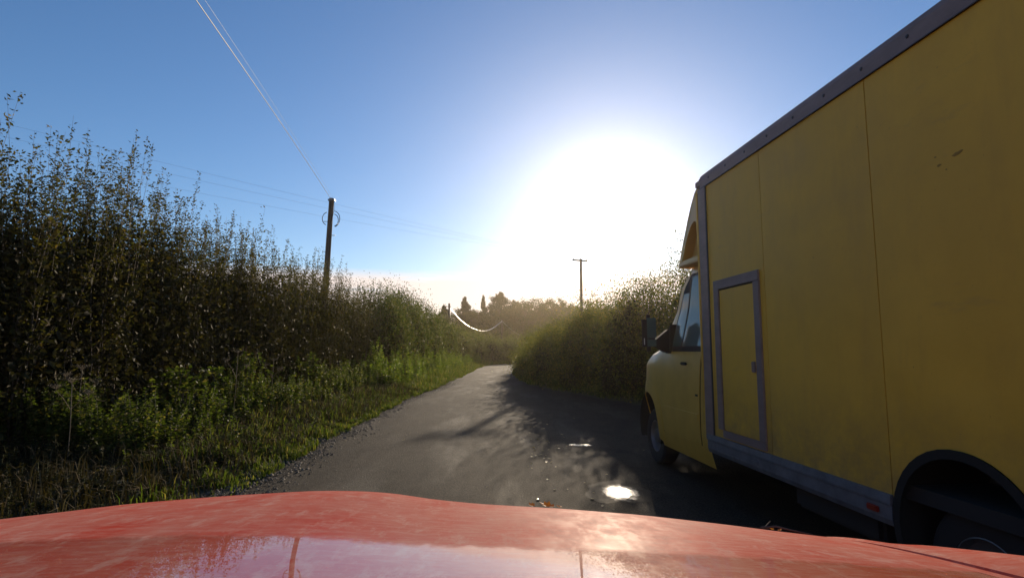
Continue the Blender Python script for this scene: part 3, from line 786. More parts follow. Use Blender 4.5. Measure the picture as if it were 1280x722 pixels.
def umbel(x, y, h, label):
    z = bank_z(x, y); root = empty('dry_umbellifer', (x, y, z), label, 'plant', 'dead flower stalks on the left verge')
    lean = np.array([random.gauss(0, .06), random.gauss(0, .05), 1.0]) * h
    st = tubes('stem', [([np.zeros(3) - (0, 0, .03), lean * .5 + (.01, 0, 0), lean], .006, .004)], M['dry'], root, 5)
    heads = [(lean, .11)] + [(lean * f + np.array([math.cos(a), math.sin(a), .7]) * .16, .07) for f, a in ((.72, .5), (.8, 3.4))]
    for c, r in heads:
        L_ = [([lean * .68, c * .5 + lean * .36, c], .003, .0025)]; pp, dd = [], []
        for i in range(13):
            a = i * 2.4; e = c + np.array([math.cos(a) * r * (i / 13) ** .5, math.sin(a) * r * (i / 13) ** .5, .05]); L_.append(([c, (c + e) / 2 + (0, 0, .008), e], .0022, .0016))
            for q in range(7): pp.append(e + RNG.normal(size=3) * .012); dd.append(RNG.normal(size=3) + (0, 0, 1))
        hd = tubes('flower_head', L_, M['dry'], root, 3); sd = leaves('seeds', pp, dd, .014, .009, M['dry'], hd); sd['kind'] = 'stuff'


umbel(-4.85, 9.9, 1.30, 'tall dead umbel stalk standing in front of the dark hedge')
umbel(-5.6, 7.3, 1.05, 'dead umbel stalk above the nettles at left')
umbel(-5.2, 12.2, 1.1, 'dead umbel stalk leaning by the hedge foot beyond the tallest one')
umbel(-5.1, 6.6, .95, 'short dead umbel stalk among the nearest weeds')


def bramble(x, y, label, n=9, h=1.1, leaf=.10):
    z = bank_z(x, y); root = empty('bramble', (x, y, z), label, 'plant', 'brambles on the left verge'); L_ = []; P, D = [], []
    for i in range(n):
        a = random.random() * 6.28; e = np.array([math.cos(a), math.sin(a), 0]) * random.uniform(.3, .6)
        pts = [np.array([0, 0, -.03]), e * .25 + (0, 0, h * .7), e * .6 + (0, 0, h * random.uniform(.8, 1.05)), e + (0, 0, h * random.uniform(.4, .8))]
        L_.append((pts, .006, .003)); pa = np.array(pts)
        for q in range(10):
            t = random.uniform(.8, 3); s0 = np.array([np.interp(t, range(4), pa[:, c]) for c in range(3)])
            for w_ in range(3): P.append(s0 + RNG.normal(size=3) * .03); D.append((random.gauss(0, 1), random.gauss(0, 1), random.uniform(-.3, .5)))
    o = leaves('foliage', P, D, leaf * RNG.uniform(.7, 1.2, len(P)), leaf * .65, M['weed'], root); o['kind'] = 'stuff'
    o = tubes('stems', L_, M['bark'], root, 4); o['kind'] = 'stuff'


bramble(-5.35, 9.4, 'bramble with large bright leaves against the dark hedge')
bramble(-5.6, 12.0, 'bramble reaching up by the tall dead stalk', 10, 1.35, .08)
bramble(-5.7, 15.5, 'arching bramble farther along the left verge', 10, 1.2, .09)

# ------------------------------------------------------------------ poles and wires
def tube_obj(name, pts, r, m_, parent=None, sides=6):
    return MB().tube(pts, r, sides).build(name, m_, parent, smooth=True)


def sag(a, b, s, n=28):
    a, b = np.array(a, float), np.array(b, float)
    return [tuple(a + (b - a) * t - np.array([0, 0, 4 * s * t * (1 - t)])) for t in np.linspace(0, 1, n)]




def hit(px, py, y):   # a point at forward distance y seen at photo pixel px, py
    a = 361 - py; c, s_ = math.cos(PITCH), math.sin(PITCH); r = ((px - 640), F * c - a * s_, F * s_ + a * c)
    return np.array([r[0] / r[1] * y, y, H + r[2] / r[1] * y])


PY = 23.4; _t = hit(414.5, 248, PY); _b = hit(407.5, 352, PY); PT = _t[2]; lx = (_t[0] - _b[0]) / (_t[2] - _b[2]) * PT; PX0 = _t[0] - lx
root = empty('telephone_pole', (PX0, PY, 0), 'near wooden telephone pole with coiled cable rising out of the left hedge', 'pole')
tube_obj('post', [(0, 0, -.1), (lx * .5, 0, PT * .5), (lx, 0, PT)], [.15, .125, .10], M['wood'], root, 14)
MB().box((lx - .13, -.10, PT - .12), (lx + .15, .10, PT - .04), .01).build('pole_cap_bracket', M['steel'], root)
for sgn, yy, zz, rr in ((1, .12, 7.05, .33), (1, .14, 7.0, .25), (-1, -.08, 7.02, .26)):
    MB().tube([(lx * .9 + sgn * .10 + sgn * rr * .9 * math.sin(t) * .9, yy, zz + rr * math.cos(t) * 1.05) for t in np.linspace(.1, 2.9, 14)], .016, 5).build('cable_coil', M['dark_cable'], root, smooth=True)
tube_obj('cable_run', [(lx + .11, -.02, PT - .1), (lx + .13, -.03, 7.4), (lx + .04, -.13, 6.6), (lx - .12, -.14, 4)], .012, M['dark_cable'], root, 5)
for i, z in enumerate((6.9, 6.3, 5.6, 5.0)):
    MB().box((lx * .8 + (.09 if i % 2 else -.26), -.012, z), (lx * .8 + (.26 if i % 2 else -.09), .012, z + .022)).build('step_iron', M['steel'], root)
top = (PX0 + lx, PY, PT - .06)


def through(a, mid, ext=2.3):
    """a wire from a past mid, carried on toward the next pole behind us"""
    a = np.array(a); m_ = np.array(mid); e = a + (m_ - a) * ext; e[2] = a[2] + (m_[2] - a[2]) * .2; pts = []
    for t in np.linspace(0, 1, 36):
        p = a + (e - a) * t; tm = 1 / ext; lin = a[2] + (e[2] - a[2]) * tm; k_ = (lin - m_[2]) / (4 * tm * (1 - tm)); p[2] = a[2] + (e[2] - a[2]) * t - 4 * k_ * t * (1 - t); pts.append(tuple(p))
    return pts


w1 = tube_obj('telephone_wire', through(top, hit(245, 0, 10.2)), .009, M['cable']); tag(w1, 'left of two bright wires running overhead to the near pole', 'wire', 'telephone wires')
w2 = tube_obj('telephone_wire', through((top[0] + .12, top[1], top[2] - .03), hit(256, 0, 10.2)), .0028, M['cable']); tag(w2, 'right thinner of two wires running overhead to the near pole', 'wire', 'telephone wires')

P2 = hit(561.5, 379, 78)
r2 = empty('telephone_pole', (P2[0], 78, 0), 'far telephone pole in front of the dark conifers', 'pole', 'telephone poles')
tube_obj('post', [(0, 0, -.1), (0, 0, P2[2])], [.17, .13], M['wood'], r2, 10)
MB().box((-.25, -.05, P2[2] - .5), (.25, .05, P2[2] - .4), .01).build('bracket', M['wood'], r2)
P3 = hit(627.5, 399.5, 112)
r3 = empty('telephone_pole', (P3[0], 112, 0), 'farthest telephone pole lost among the trees at the lane end', 'pole', 'telephone poles')
tube_obj('post', [(0, 0, -.1), (0, 0, P3[2])], [.17, .13], M['wood'], r3, 10)
pts = [hit(563, 385.5, 78), hit(572, 396, 82), hit(582, 405, 87), hit(593, 411, 92), hit(604, 413.5, 98), hit(613, 411.5, 103), hit(621, 406.5, 108), hit(627.5, 401, 111.9)]
pp = resample(pts, 40)
w3 = tube_obj('telephone_wire', pp, .05, M['cable']); tag(w3, 'bright sagging cable glinting in front of the dark far trees', 'wire', 'telephone wires')
pp = resample([hit(627.5, 401, 111.9), hit(636, 409, 114), hit(647.5, 417.5, 118), hit(661, 423, 124)], 16)
w4 = tube_obj('telephone_wire', pp, .03, M['cable']); tag(w4, 'short faint wire continuing right from the farthest pole', 'wire', 'telephone wires')

P4 = hit(726, 323.5, 46)
r4 = empty('power_pole', (P4[0], 46, 0), 'slim power pole with a crossarm beside the sun glare', 'pole')
tube_obj('post', [(0, 0, -.1), (0, 0, P4[2])], [.15, .10], M['wood'], r4, 10)
CD = Vector((math.cos(R(25)), math.sin(R(25)), 0))
xa = [(-.72, 0), (.0, .0), (.55, 0)]
MB().tube([tuple(CD * -.80 + Vector((0, 0, P4[2] - .14))), tuple(CD * .62 + Vector((0, 0, P4[2] - .14)))], .07, 6).build('crossarm', M['wood'], r4)
for a, _ in xa:
    MB().lathe([(.0, 0), (.035, 0), (.03, .05), (.05, .07), (.035, .13), (0, .14)], (CD.x * a, CD.y * a, P4[2] - .10), 'z', 8).build('insulator', M['porcelain'], r4, smooth=True)
ends = [hit(105, 168, 20.5), hit(150, 190, 21.5), hit(190, 214, 22.5)]
for i, (a, _) in enumerate(xa):
    s0 = np.array([P4[0] + CD.x * a, 46 + CD.y * a, P4[2] + .02]); e = ends[i]; far = s0 + (e - s0) * 1.7
    o = tube_obj('power_wire', sag(s0, far, .35 + .1 * i), .0032, M['blue_cable'])
    tag(o, ['uppermost', 'middle', 'lowest'][i] + ' of three thin power wires crossing the blue sky', 'wire', 'power wires')
r5 = empty('power_pole', (far[0], far[1], 0), 'power pole carrying the thin wires beyond the left edge', 'pole')
tube_obj('post', [(0, 0, -.1), (0, 0, far[2] + .4)], [.15, .10], M['wood'], r5, 10)
MB().tube([(-.9, -.4, far[2] - .05), (.9, .4, far[2] - .05)], .045, 6).build('crossarm', M['wood'], r5)

# ------------------------------------------------------------------ the van: origin on the ground under the front-left corner of the box
HEAD = R(5.0)
van = empty('box_van', (1.95, 5.6, 0), 'large yellow box van with side door passing on the right', 'van', rz=HEAD)
BW = 2.15; ZB, ZT = .63, 3.11; LEN = -4.35; AC, AR, AZ = -2.79, .445, .515
T = .03


def arch_pts(c, r, z, n=18, a0=0.0, a1=math.pi): return [(c + r * math.cos(a), z + r * math.sin(a)) for a in np.linspace(a0, a1, n)]


MB().poly([(0.0, ZB), (0.0, ZT), (-1.096, ZT), (-1.096, ZB)], 0, T).build('side_panel', M['van_yellow'], van)
MB().poly([(-1.104, ZB), (-1.104, ZT), (-2.331, ZT), (-2.331, ZB)], 0, T).build('side_panel', M['van_yellow'], van)
ys_ = sorted(set([-2.339, LEN] + [AC + AR * math.cos(a) for a in np.linspace(.26, math.pi - .26, 24)] + list(np.linspace(-3.3, LEN, 4))), reverse=True)


def pb(y_): d_ = AR ** 2 - (y_ - AC) ** 2; return max(ZB, AZ + math.sqrt(d_)) if d_ > 0 else ZB


MB().slab([[(0, y_, pb(y_)) for y_ in ys_], [(0, y_, ZT) for y_ in ys_]], [[(T, y_, pb(y_)) for y_ in ys_], [(T, y_, ZT) for y_ in ys_]]).build('side_panel', M['van_yellow'], van)
MB().box((T + .002, -2.33, ZB + .02), (T + .012, -.01, .975)).box((T + .002, LEN, .98), (T + .012, -.01, ZT)).build('backing_board', M['black'], van)
MB().box((BW - T, LEN, ZB), (BW, 0, ZT)).build('side_panel', M['van_yellow'], van)
MB().box((T + .015, -.03, ZB), (BW - T - .003, -.003, ZT)).build('front_panel', M['van_yellow'], van)
MB().box((T + .015, LEN, ZB), (BW - T - .003, LEN + .03, ZT)).build('rear_panel', M['van_yellow'], van)
MB().box((T + .015, LEN + .033, ZB), (BW - T - .003, -.033, ZB + .08)).build('box_floor', M['under'], van)
# roof with rounded rails
MB().box((.05, LEN, 3.20), (BW - .05, .0, 3.245)).build('roof', M['alu'], van)
for xs in (0, 1):
    pr = [(-.012, 3.105), (-.012, 3.20), (-.004, 3.228), (.018, 3.25), (.045, 3.256), (.06, 3.256), (.06, 3.115), (.031, 3.115), (.031, 3.105)]
    pr = [((BW - a) if xs else a, b) for a, b in pr]
    b = MB(); bm_pts = [pr]
    n0 = len(b.v)
    for yv in (.03, LEN - .01): b.v += [(a, yv, c) for a, c in pr]
    k_ = len(pr); b.f = [(i, (i + 1) % k_, k_ + (i + 1) % k_, k_ + i) for i in range(k_)] + [tuple(range(k_)), tuple(range(k_, 2 * k_))[::-1]]
    rl = b.build('top_rail', M['alu'], van)
    if not xs:
        MB().box((-.016, LEN, 3.098), (-.0025, .03, 3.1035)).build('rail_lip', M['screw'], van)
        for i in range(12):
            yv = -.18 - i * .36
            MB().lathe([(0, -.006), (.009, -.005), (.012, 0)], (-.0125, yv, 3.165), 'x', 8).build('rivet', M['screw'], rl)
# corner post (rounded) at the front of the box
pr = [(-.008, -.075), (-.014, -.07), (-.014, .02), (-.014, .085), (-.004, .108), (.06, .115), (.06, .002), (.02, -.002), (-.002, -.075)]
b = MB()
for zz in (.60, 3.10): b.v += [(a, c, zz) for a, c in pr]
k_ = len(pr); b.f = [(i, (i + 1) % k_, k_ + (i + 1) % k_, k_ + i) for i in range(k_)] + [tuple(range(k_)), tuple(range(k_, 2 * k_))[::-1]]
b.build('corner_post', M['alu'], van)
MB().box((-.014, -.092, .62), (-.002, -.077, 3.10)).build('post_edge', M['screw'], van)
# rounded cap joining post and rail
MB().box((-.014, .0, 3.102), (.07, .172, 3.235), .04).build('corner_cap', M['alu'], van, smooth=True)
# skirt rail
pr = [(-.018, .64), (-.022, .60), (-.022, .585), (-.012, .58), (-.012, .50), (.0, .465), (.05, .455), (.05, .64)]
b = MB()
for yv in (.06, -2.335): b.v += [(a, yv, c) for a, c in pr]
k_ = len(pr); b.f = [(i, (i + 1) % k_, k_ + (i + 1) % k_, k_ + i) for i in range(k_)] + [tuple(range(k_)), tuple(range(k_, 2 * k_))[::-1]]
b.build('skirt_rail', M['skirt'], van)
b = MB()
for yv in (-3.26, LEN): b.v += [(a, yv, c) for a, c in pr]
b.f = [(i, (i + 1) % k_, k_ + (i + 1) % k_, k_ + i) for i in range(k_)] + [tuple(range(k_)), tuple(range(k_, 2 * k_))[::-1]]
b.build('skirt_rail', M['skirt'], van)
MB().box((-.030, -2.24, .52), (-.0125, -2.15, .555), .005).build('side_marker', M['red_lamp'], van)
MB().box((-.028, -.9, .52), (-.0125, -.82, .553), .005).build('side_marker', M['skirt'], van)
# side door
MB().box((-.020, -.30, 1.98 + .05), (-.002, -1.03, 2.115)).build('door_frame_top', M['alu'], van)
MB().box((-.019, -.205, .72), (-.002, -.298, 2.116)).build('door_frame_post', M['alu'], van)
MB().box((-.019, -.945, .72), (-.002, -1.032, 2.027)).build('door_frame_post', M['alu'], van)
MB().box((-.020, -.300, .655), (-.002, -1.032, .717)).build('door_sill', M['alu'], van)
dl = MB().box((-.009, -.312, .73), (-.001, -.932, 2.015)).build('side_door', M['van_yellow'], van)
MB().box((-.004, -.299, .72), (-.0005, -.311, 2.029)).box((-.004, -.933, .72), (-.0005, -.944, 2.029)).box((-.004, -.311, 2.016), (-.0005, -.933, 2.029)).build('door_seal', M['black'], dl)
MB().box((-.024, -.872, 1.27), (-.0095, -.925, 1.36), .004).build('latch', M['alu'], dl)
for zz in (.95, 1.42, 1.88): MB().tube([(-.02, -.302, zz), (-.02, -.302, zz + .09)], .010, 8).build('hinge', M['alu'], dl)
# scuffs on the near panel
for (yy, zz, ly_, lz_, sd) in ((-2.93, 2.42, .034, .009, 1), (-2.82, 2.395, .012, .007, 2), (-2.80, 2.445, .007, .004, 4), (-2.86, 2.36, .005, .004, 5)):
    rr = random.Random(sd); pts = [(yy + ly_ * math.cos(a) * rr.uniform(.7, 1.2) + .4 * lz_ * math.sin(a), zz + lz_ * math.sin(a) * rr.uniform(.6, 1.3) - .2 * ly_ * math.cos(a)) for a in np.linspace(0, 5.9, 14)]
    MB().poly(pts, -.0015, -.0004).build('scuff', M['smudge'], van)
# running gear


def wheel(x, y, out=-1, r=.345, wdt=.22, twin=False, parent=van):
    wz = r
    e = bpy.data.objects.new('wheel', None); C.objects.link(e); e.parent = parent; e.location = (x, y, wz); e.empty_display_size = .1
    hw = wdt / 2
    MB().lathe([(r * .58, -hw * .9), (r * .80, -hw), (r * .93, -hw * .95), (r, -hw * .72), (r, hw * .72), (r * .93, hw * .95), (r * .8, hw), (r * .58, hw * .9), (r * .58, -hw * .9)], (0, 0, 0), 'x', 40).build('tyre', M['rubber'], e, smooth=True)
    o = out
    MB().lathe([(r * .60, o * hw * .85), (r * .56, o * hw * .9), (r * .52, o * hw * .5), (r * .30, o * hw * .35), (r * .24, o * hw * .85), (r * .10, o * hw * .9), (.001, o * hw * .9)], (0, 0, 0), 'x', 32).build('rim', M['steel'], e, smooth=True)
    return e


wheel(.20, AC); wheel(BW - .20, AC, 1)
wheel(.20, 1.90); wheel(BW - .22, 1.90, 1)
# wheel arch: black lip and liner
outer = arch_pts(AC, AR + .0, AZ, 22, -.15, math.pi + .15)
lin = MB().grid([[(x_, yy, zz) for yy, zz in arch_pts(AC, AR - .012 if x_ > 0 else AR - .004, AZ, 24, -.6, math.pi + .6)] for x_ in (-.012, .05, .52)])
lin.build('wheel_arch_liner', M['black'], van, smooth=True)
MB().grid([[(-.014, AC + r_ * math.cos(a), AZ + r_ * math.sin(a)) for a in np.linspace(-.5, math.pi + .5, 26)] for r_ in (AR + .004, AR - .045)]).build('wheel_arch_lip', M['black'], van)
MB().box((.52, AC - .6, .3), (.54, AC + .6, 1.05)).build('arch_inner_wall', M['under'], van)
MB().box((.02, -3.32, .18), (.30, -3.30, .62)).build('mudflap', M['rubber'], van)
MB().box((.55, LEN + .1, .36), (.68, 1.2, .60)).build('chassis_rail', M['under'], van)
MB().box((BW - .68, LEN + .1, .36), (BW - .55, 1.2, .60)).build('chassis_rail', M['under'], van)
MB().box((.10, -2.1, .28), (.50, -1.2, .56), .03).build('underslung_tank', M['under'], van)
MB().tube([(.25, AC, .345), (BW - .25, AC, .345)], .06, 10).build('axle', M['under'], van)

# cab: lofted body.  s = forward of the box face, inset = how far the skin lies in from the van's left face
SIDE = [(.30, .05), (.45, .01), (.65, -.005), (.95, .0), (1.25, .015), (1.45, .045), (1.6, .075), (1.9, .125), (2.2, .145), (2.35, .165), (2.46, .18), (2.52, .20)]
ROOF = [(.0, 2.56), (.50, 2.54), (.64, 2.47), (.82, 2.28), (1.45, 1.62), (1.62, 1.50), (1.8, 1.43), (2.05, 1.33), (2.25, 1.18), (2.38, .98), (2.46, .62), (2.47, .40)]


def nose(s_):   # plan taper toward the bumper
    return .0 if s_ < 1.45 else .40 * ((s_ - 1.45) / 1.02) ** 4.5


def inset(s_, z): return interp(z, SIDE) + nose(s_) + (.03 if z > 1.4 else 0) * max(0, min(1, (s_ - .9) / .6))


b = MB(); rows = []
ss = [.02, .12, .3, .45, .55, .63, .70, .77, .85, .95, 1.1, 1.25, 1.4, 1.45, 1.52, 1.62, 1.7, 1.8, 1.92, 2.05, 2.15, 2.25, 2.32, 2.38, 2.43, 2.465]
for s_ in ss:
    t_ = interp(s_, ROOF); zs = [.30, .45, .65, .8, .95, 1.1, 1.25, 1.4, 1.55, 1.75, 1.95, 2.15, 2.3, 2.42, 2.5]
    r_ = []
    for z in zs:
        zz = min(z, t_ - .06); r_.append((inset(s_, zz) + (max(0, z - (t_ - .06)) > 0) * 0.0, s_, zz))
    e_ = inset(s_, min(t_ - .06, 2.5))
    r_ += [(e_ + .03, s_, t_ - .025), (e_ + .10, s_, t_ - .004), (e_ + .35, s_, t_ + .012), (BW / 2, s_, t_ + .02)]
    r_ += [(BW - q[0], q[1], q[2]) for q in r_[-2::-1]]
    rows.append(r_)
# cut the front wheel openings by leaving low cells out
FW, FR, FZ = 1.90, .415, .50
n0 = len(rows[0])
for r_ in rows: b.v += r_
for i in range(len(rows) - 1):
    for j in range(n0 - 1):
        sm = (rows[i][j][1] + rows[i + 1][j][1]) / 2; zm = (rows[i][j][2] + rows[i][j + 1][2]) / 2
        if (sm - FW) ** 2 + (max(zm, FZ) - FZ) ** 2 < (FR + .045) ** 2 and zm < FZ + FR + .03: continue
        b.f.append((i * n0 + j, i * n0 + j + 1, (i + 1) * n0 + j + 1, (i + 1) * n0 + j))
b.f.append(tuple((len(rows) - 1) * n0 + j for j in range(n0)))
bm = bmesh.new(); vs = [bm.verts.new(v) for v in b.v]
for f in b.f:
    try: bm.faces.new([vs[i] for i in f])
    except ValueError: pass
bmesh.ops.remove_doubles(bm, verts=bm.verts[:], dist=1e-4); bmesh.ops.recalc_face_normals(bm, faces=bm.faces[:])
bb = MB().take(bm); cab = bb.build('cab_body', M['van_paint'], van, smooth=True, sharp=50, recalc=False)


def surf(s_, z, off): return (inset(s_, z) - off, s_, z)


def patch(name, z0, z1, sr, sf, off, thick, m_, parent, nz=10, ns=6, smooth=True):
    fr, bk = [], []
    for i in range(nz + 1):
        z = z0 + (z1 - z0) * i / nz; a, c = (sr(z) if callable(sr) else sr), (sf(z) if callable(sf) else sf)
        fr.append([surf(a + (c - a) * j / ns, z, off) for j in range(ns + 1)]); bk.append([surf(a + (c - a) * j / ns, z, off - thick) for j in range(ns + 1)])
    return MB().slab(fr, bk).build(name, m_, parent, smooth=smooth, sharp=40)


def wing_cut(s_front, z):  # front wing panel edge round the wheel
    return s_front


# fender patch with a proper round arch
def fender():
    b = MB(); outer = []; inner = []
    for a in np.linspace(math.radians(-18), math.radians(198), 34):
        inner.append((FW + FR * math.cos(a), FZ + FR * math.sin(a))); k_ = FR + .16
        ys, zs = FW + k_ * math.cos(a), FZ + k_ * math.sin(a); outer.append((max(min(ys, 2.44), 1.33), max(zs, .33)))
    mid = [((p[0] + q[0]) / 2, (p[1] + q[1]) / 2) for p, q in zip(inner, outer)]
    fr = [[surf(p[0], max(p[1], .31), o) for p in row] for row, o in ((inner, .014), (mid, .012), (outer, .004))]
    bk = [[surf(p[0], max(p[1], .31), o) for p in row] for row, o in ((inner, .002), (mid, -.004), (outer, -.01))]
    return b.slab(fr, bk)


fd = fender().build('wheel_arch', M['van_paint'], van, smooth=True, sharp=50)
MB().grid([[(x_, FW + (FR + .002) * math.cos(a), FZ + (FR + .002) * math.sin(a)) for a in np.linspace(-.5, math.pi + .5, 24)] for x_ in (.03, .55)]).build('wheel_arch_liner', M['black'], van, smooth=True)
MB().box((.55, FW - .5, .3), (.57, FW + .5, .98)).build('arch_inner_wall', M['under'], van)
# door leaf and seams
dr_ = patch('cab_door', .50, 1.44, .24, 1.30, .010, .008, M['van_paint'], van, 8, 8)
patch('cab_door_gap', .49, 1.44, .225, .237, .004, .003, M['black'], van, 8, 1)
patch('cab_door_gap', .49, 1.44, 1.303, 1.315, .004, .003, M['black'], van, 8, 1)
patch('cab_rubbing_strip', .74, .80, .26, 1.28, .020, .01, M['van_paint'], van, 1, 6)
wf = lambda z: interp(z, [(1.40, 1.20), (1.52, 1.13), (1.9, .97), (2.15, .84), (2.30, .66)])
wr = lambda z: interp(z, [(1.40, .27), (2.2, .22), (2.30, .27)])
patch('window_surround', 1.42, 2.315, lambda z: wr(z) - .03, lambda z: wf(z) + .045, .006, .006, M['black'], van, 14, 6)
wl = lambda z: interp(z, [(1.45, .80), (2.28, .66)])
g1 = patch('door_window', 1.50, 2.275, wr, lambda z: min(wl(z), wf(z)) - .012, .012, .005, M['glass'], van, 12, 5)
g2 = patch('quarter_window', 1.50, 2.10, lambda z: wl(z) + .014, wf, .012, .005, M['glass'], van, 12, 4)
patch('window_pillar', 1.48, 2.24, lambda z: wl(z) - .010, lambda z: wl(z) + .012, .016, .006, M['black'], van, 10, 1)
patch('windscreen_pillar', 1.50, 2.30, lambda z: wf(z) + .05, lambda z: wf(z) + .14, .004, .004, M['van_paint'], van, 12, 1)
# windscreen
fr = []; bk = []
for i in range(9):
    s_ = .80 + (1.40 - .80) * i / 8; t_ = interp(s_, ROOF) + .03; e_ = inset(s_, t_ - .1) + .09
    fr.append([(e_ + (BW - 2 * e_) * j / 10, s_ + .02, t_) for j in range(11)]); bk.append([(p[0], p[1] - .01, p[2] - .012) for p in fr[-1]])
MB().slab(fr, bk).build('windscreen', M['glass'], van, smooth=True, sharp=40)
h_ = MB().box((inset(.6, 1.3) - .035, .56, 1.29), (inset(.6, 1.3) - .011, .72, 1.325), .01).build('door_handle', M['black'], dr_)
MB().box((inset(.3, 1.1) - .02, .27, .98), (inset(.3, 1.1) - .0105, .33, 1.0)).build('door_lock', M['black'], dr_)
# mirror
mr_ = MB().box((-.275, 1.13, 1.44), (-.125, 1.27, 1.88), .055).build('wing_mirror', M['black'], van, smooth=True, sharp=60)
MB().box((-.240, 1.122, 1.60), (-.130, 1.131, 1.84), .003).build('mirror_glass', M['glass'], mr_)
MB().box((-.240, 1.122, 1.50), (-.130, 1.131, 1.585), .003).build('mirror_glass', M['glass'], mr_)
MB().poly([(-.13, 1.50), (-.13, 1.58), (.02, 1.70), (.11, 1.70), (.08, 1.43), (-.02, 1.43)], 1.14, 1.22, 1).build('mirror_arm', M['black'], mr_)
MB().poly([(1.10, 1.42), (1.26, 1.42), (1.34, 1.50), (1.20, 1.68), (1.08, 1.76)], .03, .13, 0).build('mirror_base', M['black'], mr_)
MB().box((-.262, 1.17, 1.52), (-.254, 1.24, 1.60), .003).build('repeater_lamp', M['lens'], mr_)
# bumper and headlamps
MB().box((.34, 2.38, .30), (BW - .34, 2.56, .66), .05).build('bumper', M['black'], van, smooth=True)
for sx in (0, 1):
    x0_ = .36 if not sx else BW - .36
    MB().box((x0_ - .10, 2.20, .86), (x0_ + .10, 2.43, 1.08), .05).build('headlight', M['lens'], van, smooth=True)
# roof air deflector between cab and box, with hollow sides
FP = [(.13, 3.20), (.22, 3.18), (.30, 3.13), (.40, 3.02), (.50, 2.885), (.58, 2.76), (.66, 2.64), (.74, 2.50), (.79, 2.40)]
out_ = [(.175, 3.10)] + FP[1:] + [(.69, 2.462), (.64, 2.54), (.57, 2.65), (.49, 2.745), (.41, 2.81), (.33, 2.84), (.27, 2.81), (.23, 2.72), (.20, 2.60), (.19, 2.462), (.175, 2.462)]
for xs in (.045, BW - .075): MB().poly([(a, c) for a, c in out_], xs, xs + .03).build('deflector_side', M['van_paint'], van)
for xs in (.17, BW - .20): MB().poly([(a - .03, c - .02) for a, c in FP[1:-1]] + [(.74, 2.462), (.12, 2.462), (.12, 3.08)], xs, xs + .02).build('deflector_recess', M['van_paint'], van)
for xs in (.030, BW - .26): MB().box((xs + .01, .175, 2.395), (xs + .23, .79, 2.458), .012).build('deflector_ledge', M['van_paint'], van)
fr = [[(.043 + (BW - .086) * j / 12, a, c + .012 * math.sin(math.pi * j / 12)) for j in range(13)] for a, c in FP]
bk = [[(p[0], p[1] - .02, p[2] - .015) for p in r_] for r_ in fr]
MB().slab(fr, bk).build('roof_deflector', M['van_paint'], van, smooth=True, sharp=50)
MB().box((-.004, .119, .62), (.06, .172, 3.10), .01).build('front_trim', M['van_yellow'], van)

# ------------------------------------------------------------------ the red car we ride in
car = empty('red_car', (0, 0, 0), 'red car whose dusty bonnet fills the bottom of the view', 'car')
CR = [(-1.09, 1.078), (-.94, 1.102), (-.75, 1.126), (-.58, 1.141), (-.45, 1.149), (-.36, 1.151), (-.24, 1.142), (-.19, 1.130), (-.13, 1.125), (-.05, 1.120), (.10, 1.113), (.27, 1.099), (.45, 1.078), (.62, 1.056)]
TGT = [(-1.09, 655), (-.94, 640), (-.75, 627), (-.58, 618), (-.41, 612), (-.24, 617), (-.19, 623), (-.07, 630), (.10, 635), (.27, 643), (.45, 655), (.62, 668)]
AV = [(.25, .055), (.45, .066), (.60, .076), (.80, .094), (1.0, .130), (1.1, .175), (1.2, .25), (1.4, .60), (1.6, 1.1), (1.75, 1.5)]   # downward slope along the bonnet


_v = np.linspace(.2, 1.8, 321); _h = -np.concatenate([[0], np.cumsum(np.interp((_v[1:] + _v[:-1]) / 2, [q[0] for q in AV], [q[1] for q in AV]) * .005)])
_h += 1.151 - np.interp(1.2, _v, _h)


def A(v): return float(np.interp(v, _v, _h))


cr_x = np.linspace(-1.10, .64, 59)
cr_c = np.interp(cr_x, [q[0] for q in CR], [q[1] for q in CR])
ker = np.array([1, 2, 3, 2, 1.]); ker /= ker.sum()
cr_c = np.convolve(np.pad(cr_c, 2, mode='edge'), ker, 'valid') - 1.151
cr_c[0:2] = cr_c[2]; cr_c[-2:] = cr_c[-3] - .004


def Bf(v): return (v - .25) / .95 if v > .25 else 0.0


def bon(x, v, extra=None):
    c_ = np.interp(x, cr_x, cr_c if extra is None else extra); return A(v) + c_ * Bf(v)


def row_of(x, v, z):   # photo row of a point
    c, s_ = math.cos(PITCH), math.sin(PITCH); Z = z - H; return 361 - F * (-v * s_ + Z * c) / (v * c + Z * s_), 640 + F * x / (v * c + Z * s_)


vv = np.linspace(.55, 1.6, 90)
for it in range(14):      # settle the bonnet's crown so that its skyline follows the photographed one
    for i, x in enumerate(cr_x):
        # skyline row met by the column through this x near the crest
        best = min(((row_of(x, v, bon(x, v))) for v in vv), key=lambda q: q[0])
        tgt = np.interp(best[1], [0, 100, 200, 300, 400, 460, 500, 530, 600, 700, 800, 900, 960, 1000, 1040], [655, 640, 627, 618.5, 612.5, 613.5, 617, 622.5, 629.5, 635, 643, 655, 663, 668, 673])
        cr_c[i] += (best[0] - tgt) * .8 * 1.2 / F
cr_c = np.convolve(np.pad(cr_c, 1, mode='edge'), [.25, .5, .25], 'valid')
XR = .62; XL = -1.06
xs_ = np.concatenate([[XL], np.linspace(XL + .02, XR - .02, 56), [XR]])
vs_ = list(np.linspace(.25, 1.3, 64)) + [1.35, 1.4, 1.46, 1.52, 1.58, 1.64, 1.69]
fr = []
for v in vs_:
    r_ = []
    for x in xs_:
        ed = min(x - XL, XR - x); z = bon(x, v) - (.010 if ed < .001 else 0)
        if v > 1.6: z -= (v - 1.6) * .6
        r_.append((x, v + (-.10 * ((x + .22) / .85) ** 2 if v > 1.3 else 0) * ((v - 1.3) / .4 if v > 1.3 else 0), z))
    fr.append(r_)
bk = [[(p[0], p[1], p[2] - .018) for p in r_] for r_ in fr]
